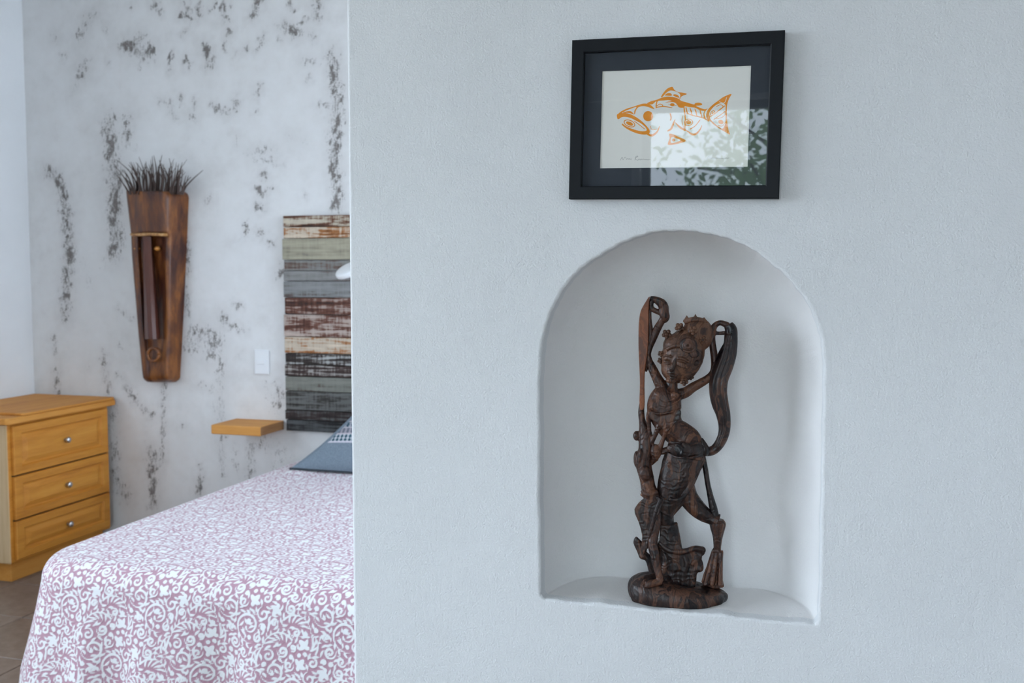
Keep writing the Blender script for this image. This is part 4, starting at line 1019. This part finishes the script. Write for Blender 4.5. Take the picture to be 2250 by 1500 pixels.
# base: rough mound
Vb_, Fb_ = [], []; ringsb = 16; segb = 64
for j in range(ringsb+1):
    t = j/ringsb
    for i in range(segb):
        an = 2*math.pi*i/segb; cx_, cy_ = math.cos(an), math.sin(an)
        ridge = 1+.03*math.sin(5*an+1)+.02*math.sin(11*an)
        left = max(0, -cx_)
        top_h = (40+22*left**1.5-6*max(0, cx_))
        prof_r = (1-.05*(1-min(1, t*5))**2)*(math.cos(max(0, (t-.25)/.75)*math.pi/2)**.55 if t > .25 else 1)
        hgt = top_h*math.sin(min(1, t*1.0)*math.pi/2)**1.0
        rx, ry = 107*ridge*prof_r, 60*ridge*prof_r
        p = fb + vrt*((rx*cx_-1)/PXM) + vdir*((ry*cy_)/PXM) + Vector((0, 0, hgt/PXM + (.8*math.sin(17*an+6*t) if .1 < t < .9 else 0)/PXM))
        Vb_.append(p)
for j in range(ringsb):
    for i in range(segb):
        i2 = (i+1) % segb; Fb_.append((j*segb+i, j*segb+i2, (j+1)*segb+i2, (j+1)*segb+i))
Fb_.append(tuple(range(segb))[::-1]); Fb_.append(tuple(range(ringsb*segb, (ringsb+1)*segb)))
mobj('base', Vb_, Fb_, M_EB, fig, True)

# body: torso, neck, head, arms, legs in one continuous carved surface
G = []
G.append(limb([(1476,826,4,13),(1476,845,4,13),(1474,858,4,16)], .9))                       # neck
G.append(limb([(1474,850,2,20,14),(1466,868,6,33,22),(1460,888,8,38,21),(1460,905,8,37,21),(1467,925,8,32,20),(1478,943,6,29,19),(1494,955,3,31,19),(1504,968,2,37,21),(1507,985,2,41,22),(1504,1005,2,42,23),(1496,1030,4,42,23),(1488,1055,5,38,22)], n=4, seg=20))
G.append(blob(1441,890,18,16,16,10)); G.append(blob(1474,894,20,18,18,10))                   # bust
G.append(limb([(1494,866,2,13),(1508,861,2,12),(1522,851,2,11),(1540,841,1,10),(1556,831,0,9),(1568,818,-2,9),(1571,797,-4,9),(1567,766,-5,8),(1564,742,-6,8),(1566,722,-6,8)], .9))   # right arm
G.append(limb([(1566,726,-6,8),(1570,716,-6,7),(1581,709,-5,6),(1593,712,-4,7),(1600,716,-3,8)], .9)); G.append(limb([(1566,731,-5,5),(1580,732,-4,4),(1594,731,-3,5)]))
G.append(limb([(1460,856,4,14),(1450,842,3,13),(1441,825,2,11),(1433,808,1,10),(1426,792,0,8),(1424,778,0,7),(1427,762,0,8),(1434,744,0,9),(1443,724,0,9),(1451,710,0,8),(1457,700,1,8)], .9))   # left arm
G.append(limb([(1457,706,1,7),(1461,697,2,11),(1459,686,2,11),(1459,676,2,11),(1454,667,2,11),(1446,661,2,9),(1437,657,2,7),(1428,655,2,5)], .9))                                                      # hand bent over
G.append(limb([(1455,688,2,7),(1446,685,2,6),(1437,681,2,6),(1431,676,2,6),(1430,662,2,6)], .9))
# rear leg: thigh and knee
G.append(limb([(1503,1070,-6,24,22),(1512,1092,-6,22,20),(1530,1115,-5,20,18),(1548,1130,-4,17,16),(1562,1138,-4,14,14),(1577,1145,-3,17,16)], n=4, seg=16))
# front leg: calf, ankle, foot with toes
G.append(limb([(1450,1110,4,16,14),(1440,1150,14,13,12),(1434,1190,24,11,11),(1438,1215,28,11,11),(1443,1240,31,9,9),(1448,1262,34,8,9),(1452,1276,34,9,10)], n=4))
G.append(limb([(1456,1278,34,7,8),(1444,1279,38,8,7),(1430,1282,42,9,6),(1420,1285,44,9,5)], n=3))
for k in range(5):
    G.append(limb([(1426-k*1.0,1289-k*4.0,46-k*3.4,2.6,2.8),(1417-k*.3,1287.5-k*3.4,47-k*3.4,2.4,2.6),(1411+k*.8,1288.5-k*3.2,47.5-k*3.4,2.1,2.3)], n=2, seg=8))
V, Fq = join_geo(G); remeshed('body', V, Fq, VX, M_EBR, fig, 3)

# head with the face turned down and to the left
H = [blob(1500,781,6,45,62,42,20), blob(1484,812,8,31,27,34,10), blob(1484,760,4,27,27,30,0), blob(1533,728,2,32,31,30,20), blob(1547,744,0,18,28,22,25)]
H.append(limb([(1487,785,44,3),(1481,800,46,4.5),(1476,811,46,5.5),(1477,815,43,5)], .9))        # nose
H.append(blob(1466,794,38,9,4.5,6,10)); H.append(blob(1499,800,46,12,5,6,22)); H.append(limb([(1457,798,37,1.6),(1466,800,43,2),(1474,798,44,1.6)])); H.append(limb([(1488,800,49,1.6),(1499,806,50,2),(1511,808,46,1.6)]))                 # eyelids
H.append(limb([(1456,784,36,2),(1465,781,41,3),(1475,784,44,2)])); H.append(limb([(1489,787,49,2.2),(1501,788,50,3),(1514,796,47,2)]))  # brows
H.append(blob(1478,824,42,9,3.4,5,8)); H.append(blob(1478,830,39,7,3.2,5,8)); H.append(blob(1474,836,28,11,6,9,5))   # mouth, chin
H.append(limb([(1464,768,34,3),(1480,760,42,4),(1500,760,46,4.5),(1520,768,42,4),(1534,782,32,3)]))      # hair band
V, Fq = join_geo(H); remeshed('head', V, Fq, VX, M_HEAD, fig, 2)
# crown points, hair flowers, ear ornaments, dark curl
CR = [slabpoly([(a-9, 707), (a, b), (a+9, 707)], c_, c_+10, 1) for a, b, c_ in ((1509,692,6),(1528,689,12),(1547,696,8))]
CR.append(limb([(1503,708,10,6),(1520,702,18,6),(1538,703,18,6),(1554,712,10,6)]))
V, Fq = join_geo(CR); remeshed('crown', V, Fq, .0012, M_HEAD, fig, 1)
for (a, b, w, r) in ((1465,734,14,11),(1493,719,22,10.5),(1522,726,34,10.5),(1544,747,26,9.5),(1503,838,30,9.5),(1518,828,20,7),(1452,777,20,7),(1451,792,18,7)):
    FL = [blob(a, b, w+2, r*.42, r*.42, r*.5)]
    for k in range(5):
        t = 2*math.pi*k/5+.3; FL.append(blob(a+r*.6*math.cos(t), b+r*.6*math.sin(t), w, r*.42, r*.42, r*.4))
    FL.append(blob(a, b, w-5, r*.5, r*.5, 8))
    V, Fq = join_geo(FL); mobj('flower', V, Fq, M_HEAD, fig, True)
CU = []
for R0, ph_ in ((17, 0.0), (11, 1.0), (5.5, 2.0)):
    CU.append(limb([(1512+R0*.95*math.cos(t+ph_), 759+R0*.8*math.sin(t+ph_), 47+ (17-R0)*.35, 3.0) for t in np.linspace(0, 6.1, 12)], n=2, seg=8))
CU.append(blob(1512, 759, 42, 20, 17, 7)); CU.append(blob(1524, 777, 42, 13, 9, 6)); CU.append(blob(1532, 797, 34, 9, 7, 7))
V, Fq = join_geo(CU); remeshed('hair_rosette', V, Fq, .0011, M_EB, fig, 1)

# tall sash held by the left hand
SA = [slabpoly([(1427,651),(1418,664),(1408,683),(1404,705),(1403,730),(1403,765),(1404.5,800),(1406,840),(1405.5,895),(1416,895),(1416,850),(1417,818),(1421,790),(1424,760),(1425,715),(1425.5,680),(1427,660)], -8, 10, 3)]
V, Fq = join_geo(SA); remeshed('sash', V, Fq, .0012, M_SAP, fig, 1, label='long reddish sash hanging from the raised left hand')
SB = [limb([(1428,664,-2,4,6),(1427,700,-2,5,8),(1429,735,-2,7,9),(1426,770,-2,6,9),(1422,800,-2,5,8),(1419,816,-2,3,6)], n=4)]
SB.append(limb([(1411,885,1,6,8),(1409,905,1,7,9),(1412,928,2,8,10),(1417,948,3,14,13),(1420,968,4,17,15),(1419,990,5,17,16),(1413,1010,6,19,18),(1416,1030,7,17,18),(1421,1050,8,16,18),(1424,1068,9,16,18),(1429,1084,10,18,19),(1436,1100,10,19,19)], n=4, seg=16))
SB.append(blob(1399,957,4,8,11,8)); SB.append(blob(1398,1008,8,6,18,9)); SB.append(blob(1406,1002,20,5,16,7,8))
SB.append(blob(1417,1040,22,13,18,10,-8)); SB.append(limb([(1410,1076,20,5),(1425,1086,26,6),(1446,1080,22,5)])); SB.append(limb([(1408,1084,16,4),(1424,1092,24,5),(1448,1087,20,4)]))
V, Fq = join_geo(SB); remeshed('sash_knots', V, Fq, VX, M_EBR, fig, 2)
# breast cloth ends and knot
BT = [slabpoly([(1424,903),(1445,912),(1470,908),(1494,900),(1495,916),(1480,934),(1464,949),(1450,934),(1428,918)], 16, 29, 3), limb([(1424,900,24,2),(1446,909,30,2.4),(1472,905,31,2.4),(1495,896,22,2)]), limb([(1446,856,16,2),(1452,872,24,2.2),(1470,880,28,2.4),(1488,872,24,2.2),(1496,862,16,2)]), limb([(1442,866,18,2),(1450,882,25,2.2),(1470,890,29,2.2),(1490,880,24,2.2),(1498,868,16,2)]), blob(1483,868,24,9,8,5), limb([(1428,905,22,7),(1425,920,18,6),(1427,945,14,4.5),(1429,975,10,5)]), limb([(1452,925,24,7),(1447,938,22,7),(1440,955,18,5),(1430,975,12,6)]), limb([(1468,935,24,9),(1463,947,22,6),(1458,962,18,4.5),(1452,978,16,6),(1448,990,14,6)]),
      blob(1441,992,16,12,17,9,-5), limb([(1440,1005,14,9),(1434,1014,12,6),(1428,1020,10,5)]), limb([(1448,992,10,7),(1462,990,10,8),(1475,985,12,8)])]
V, Fq = join_geo(BT); remeshed('breast_cloth', V, Fq, .0012, M_EBR, fig, 2)

# big sash held by the right hand, striped, swinging back to the belt
SR = [limb([(1600,713,0,11,8),(1606,724,0,14,10),(1606,740,1,15,11),(1605,757,1,16,12),(1599,777,2,20,14),(1590,802,3,22,16),(1580,832,4,21,16),(1578,860,4,20,15),(1582,885,3,19,14),(1589,910,2,16,13),(1592,937,1,13.5,11),(1588,960,0,12,10),(1576,981,0,11,10),(1561,991,0,10.5,10),(1543,989,0,13,12)], n=5, seg=20)]
for k, o in enumerate((-.55, .0, .5)):
    SR.append(limb([(1604+o*8,735,9,3,4),(1597+o*16,780,14,4,5),(1580+o*18,832,16,4,6),(1579+o*17,862,16,4,5),(1590+o*12,915,12,3,4),(1590+o*9,945,9,2.5,3),(1576+o*8,981,8,2,3)], n=5, seg=8))
SR.append(limb([(1541,962,8,3),(1544,974,8,8),(1548,988,8,11),(1545,1000,8,8)]))
V, Fq = join_geo(SR); remeshed('sash', V, Fq, .0012, M_SASH, fig, 2, label='wide dark striped sash swinging from the raised right hand')

# belt with tied end, hip cloth with scrollwork, skirt, train
BE = [limb([(1466,982,18,9,10),(1485,986,32,10,9),(1508,988,36,11,8),(1530,987,28,12,9),(1546,990,8,12,10)], n=4), limb([(1470,970,14,3),(1500,974,32,3),(1540,974,20,3)]), limb([(1478,1002,24,3),(1505,1006,36,3),(1544,1000,16,3)]),
      blob(1490,988,40,19,15,8,15), blob(1504,988,43,14,17,7,-12), limb([(1486,975,46,2),(1500,985,50,2.5),(1496,1000,48,2)])]
V, Fq = join_geo(BE); remeshed('belt', V, Fq, .0012, M_EB, fig, 2)
SK = [slabpoly([(1466,1000),(1452,1030),(1445,1060),(1440,1092),(1418,1092),(1394,1118),(1403,1146),(1411,1176),(1410,1208),(1420,1213),(1428,1170),(1440,1130),(1452,1150),(1449,1185),(1458,1215),(1497,1212),(1486,1184),(1473,1156),(1472,1143),(1490,1122),(1505,1103),(1520,1077),(1538,1036),(1546,1004)], -14, 12, 3)]
SK.append(slabpoly([(1446,1090),(1418,1092),(1394,1118),(1403,1146),(1411,1176),(1409,1212),(1418,1214),(1431,1172),(1446,1132),(1456,1104)], 10, 26, 2))
SK.append(limb([(1462,1120,0,18,16),(1466,1160,0,17,14),(1474,1195,0,20,14),(1480,1225,0,22,14)], n=4))
SK.append(limb([(1502,1000,6,42,24),(1494,1030,7,42,24),(1484,1060,8,38,23),(1474,1090,7,31,20),(1464,1120,6,21,17),(1462,1150,4,14,14)], n=4, seg=20))
SK.append(limb([(1436,1094,20,7),(1424,1130,22,6),(1421,1165,22,5),(1416,1205,20,5)], n=3)); SK.append(limb([(1452,1094,30,4),(1442,1120,34,4),(1430,1165,30,3.5),(1421,1205,24,3)], n=3))
SK.append(limb([(1470,1096,28,4),(1488,1098,32,4),(1504,1088,28,4),(1518,1062,22,4),(1532,1030,16,4)], n=3))
for (x, y, r) in ((1470,1040,8),(1474,1058,8),(1484,1064,8),(1492,1052,8),(1500,1040,9),(1508,1022,9),(1516,1012,8),(1472,1020,7)):
    SK.append(limb([(x+r*(1-.12*k)*math.cos(k*.9), y+r*(1-.12*k)*math.sin(k*.9), 31-abs(x-1494)*.22, 1.9) for k in range(8)], n=2, seg=6)); SK.append(blob(x, y, 31-abs(x-1494)*.22, 2.6, 2.6, 2.6))
V, Fq = join_geo(SK); remeshed('skirt', V, Fq, .0012, M_EB, fig, 2)
SE = [limb([(1544,1000,-4,6,7),(1550,1030,-4,6,7),(1555,1062,-3,6,7),(1561,1090,-3,7,8),(1567,1115,-3,9,9),(1572,1136,-3,9,10)], n=4)]
V, Fq = join_geo(SE); remeshed('sash_end', V, Fq, .0012, M_EB, fig, 1)
TR = [slabpoly([(1446,1195),(1462,1207),(1494,1210),(1518,1204),(1540,1200.5),(1549,1206),(1548,1217),(1541,1224),(1545,1238),(1545,1252),(1536,1256),(1531,1262),(1529,1280),(1520,1292),(1470,1294),(1452,1290),(1430,1264),(1425,1240),(1436,1212)], -12, 6, 3)]
TR += [limb([(1447,1190,4,9,9),(1470,1208,8,8,8),(1500,1211,8,6,8),(1528,1204,6,6,7),(1545,1208,4,7,7)], n=4)]
TR += [limb([(a, b, 2, 6, 6), (a+e1, b+24, 4.5, 7, 6), (a+e2, b+48, 4.5, 7, 6), (a+e3, 1290, 4, 7, 6)], n=4, seg=10) for a, b, e1, e2, e3 in ((1456,1206,8,4,6),(1476,1212,10,3,6),(1498,1213,11,2,4),(1520,1208,12,4,0))]
TR += [limb([(1541,1222,2,4,6),(1528,1230,6,5,7),(1520,1240,6,4,6)], n=3), blob(1537,1247,4,9,10,8), blob(1543,1208,3,8,8,8), limb([(1474,1150,0,15,12),(1480,1180,0,15,12),(1484,1210,0,16,12),(1486,1250,0,20,12)], n=4)]
TR.append(limb([(1404,1184,2,9,7),(1401,1190,2,10,7),(1408,1206,2,10,8),(1414,1219,2,10,9),(1424,1226,2,8,9),(1430,1250,0,6,8),(1434,1265,0,8,9)], n=3)); TR.append(blob(1413,1220,4,10,9,9))
V, Fq = join_geo(TR); remeshed('train', V, Fq, VX, M_EB, fig, 7)
CF = [limb([(1577,1141,-3,13,13),(1577,1150,-3,18,16),(1577,1162,-3,16,15),(1577,1180,-3,11,11),(1576,1206,-3,8,9),(1576,1216,-3,9,9)], n=4, seg=16),
      slabpoly([(1564,1208),(1568,1207),(1578,1213),(1586,1209),(1589.5,1213),(1587,1250),(1587,1268),(1591,1288),(1582,1291),(1570,1293),(1556,1288),(1541,1278),(1552,1245)], -14, 5, 2)]
for (x0, x1) in ((1568,1550),(1575,1564),(1584,1582)): CF.append(limb([(x0,1212,2,5,7),((x0+x1)/2,1250,5,5.5,9),(x1,1284,7,6.5,10)], n=3, seg=10))
for x0 in (1567, 1577, 1587): CF.append(limb([(x0,1150,10,4,5),((x0+1577)/2,1175,6,3.5,5),(1576+(x0-1577)*.5,1204,3,2.5,4)], n=3, seg=8))
V, Fq = join_geo(CF); remeshed('leg_cuff', V, Fq, .0012, M_EBR, fig, 1)

# ================================================================== BEHIND THE CAMERA (seen in the picture glass)
mcu = NT('sheer_curtain', .9, (.30, .32, .38), spec=.1); tb = mcu.N.new('ShaderNodeBsdfTranslucent'); tb.inputs['Color'].default_value = (.45, .48, .56, 1); ms_ = mcu.N.new('ShaderNodeMixShader'); ms_.inputs[0].default_value = .45
mcu.L.new(mcu.b.outputs[0], ms_.inputs[1]); mcu.L.new(tb.outputs[0], ms_.inputs[2]); mcu.L.new(ms_.outputs[0], mcu.N['Material Output'].inputs[0])
def curtain(name, x0, x1, z0, z1, label, amp=.035, f=26):
    n = int((x1-x0)/.012); xs_ = np.linspace(x0, x1, n); zs_ = np.linspace(z0, z1, 12)
    A, B = np.meshgrid(xs_, zs_, indexing='ij'); Yc = REAR_Y+.10+amp*np.sin(A*f+.6*np.sin(A*7))*(.5+.5*(z1-B)/(z1-z0))
    o = grid_obj(name, np.column_stack([A.ravel(), Yc.ravel(), B.ravel()]), grid_faces(n, 12), mcu.m, None, loc=((x0+x1)/2, REAR_Y+.10, z0), label=label, cat='curtain')
    md = o.modifiers.new('thickness', 'SOLIDIFY'); md.thickness = .002
    return o
curtain('curtain', -1.75, -1.04, .03, 2.57, 'grey-blue sheer curtain beside the patio door, reflected in the picture glass')
curtain('curtain_valance', -1.75, 1.9, 2.58, 3.12, 'gathered grey-blue valance above the patio door, reflected in the picture glass', .03, 20)
Vn, Fn = tube_geo([Vector((-1.8, REAR_Y+.10, 3.135)), Vector((0, REAR_Y+.10, 3.135)), Vector((1.95, REAR_Y+.10, 3.135))], [.014]*3, 12)
mobj('curtain_rod', Vn, Fn, M_FRAME, None, loc=(-1.8, REAR_Y+.10, 3.135), label='dark rod carrying the valance over the patio door', cat='curtain rod')
mgr = NT('patio_ground', .9, (.4, .38, .34)); mgr.color(mgr.ramp(mgr.noise(mgr.coord(), 3, 4), [(.3, (.30, .28, .24)), (.7, (.46, .43, .38))]))
mobj('ground_outside', [(-40, -60, -.13), (40, -60, -.13), (40, REAR_Y-T, -.13), (-40, REAR_Y-T, -.13)], [(0, 1, 2, 3)], mgr.m, kind='structure')
mobj('ground_beside', [(-40, REAR_Y-T, -.13), (LEFT_X-T, REAR_Y-T, -.13), (LEFT_X-T, 20, -.13), (-40, 20, -.13)], [(0, 1, 2, 3)], mgr.m, kind='structure')
def tree(x, y, h, seed, label):
    r = random.Random(seed); t = empty('tree', (x, y, -.13), label=label, cat='tree', group='trees outside the patio door')
    base_ = Vector((x, y, -.13)); top_ = Vector((x+.5, y+.1, h*.55)); mb_ = NT('tree_bark', .9, (.05, .04, .03)).m
    G_ = [tube_geo([base_, base_.lerp(top_, .4)+Vector((.1, 0, 0)), top_], [.09, .07, .05], 10)]; tips = []
    for k in range(9):
        a = k*.7+r.random(); L = r.uniform(.9, 1.7); s0 = base_.lerp(top_, r.uniform(.45, 1)); e0 = s0+Vector((math.cos(a)*L, math.sin(a)*L*.7, r.uniform(.3, 1.3)))
        G_.append(tube_geo([s0, s0.lerp(e0, .5)+Vector((0, 0, .12)), e0], [.035, .022, .010], 8)); tips += [e0, s0.lerp(e0, .6), s0.lerp(e0, .8)]
    V, Fq = join_geo(G_); mobj('trunk', V, Fq, mb_, t, True)
    ml_ = NT('tree_leaf', .6, (.16, .27, .12)); tl = ml_.N.new('ShaderNodeBsdfTranslucent'); tl.inputs['Color'].default_value = (.35, .50, .28, 1); mx_ = ml_.N.new('ShaderNodeMixShader'); mx_.inputs[0].default_value = .55; ml_.L.new(ml_.b.outputs[0], mx_.inputs[1]); ml_.L.new(tl.outputs[0], mx_.inputs[2]); ml_.L.new(mx_.outputs[0], ml_.N['Material Output'].inputs[0]); ml = ml_.m; LV, LF = [], []
    for p in tips:
        for k in range(80):
            c_ = p+Vector((r.gauss(0, .28), r.gauss(0, .28), r.gauss(0, .24))); a = Vector((r.uniform(-1, 1), r.uniform(-1, 1), r.uniform(-1, 1))).normalized(); b = a.orthogonal().normalized(); s = r.uniform(.04, .07)
            n = len(LV); LV += [c_-a*s, c_+b*s*.45, c_+a*s, c_-b*s*.45]; LF.append((n, n+1, n+2, n+3))
    mobj('foliage', LV, LF, ml, t, kind='stuff')
tree(-.15, -6.3, 4.3, 4, 'leafy tree nearest the patio door, reflected in the picture glass')
tree(.7, -11.5, 6.4, 9, 'taller leafy tree farther from the patio door, reflected in the picture glass')
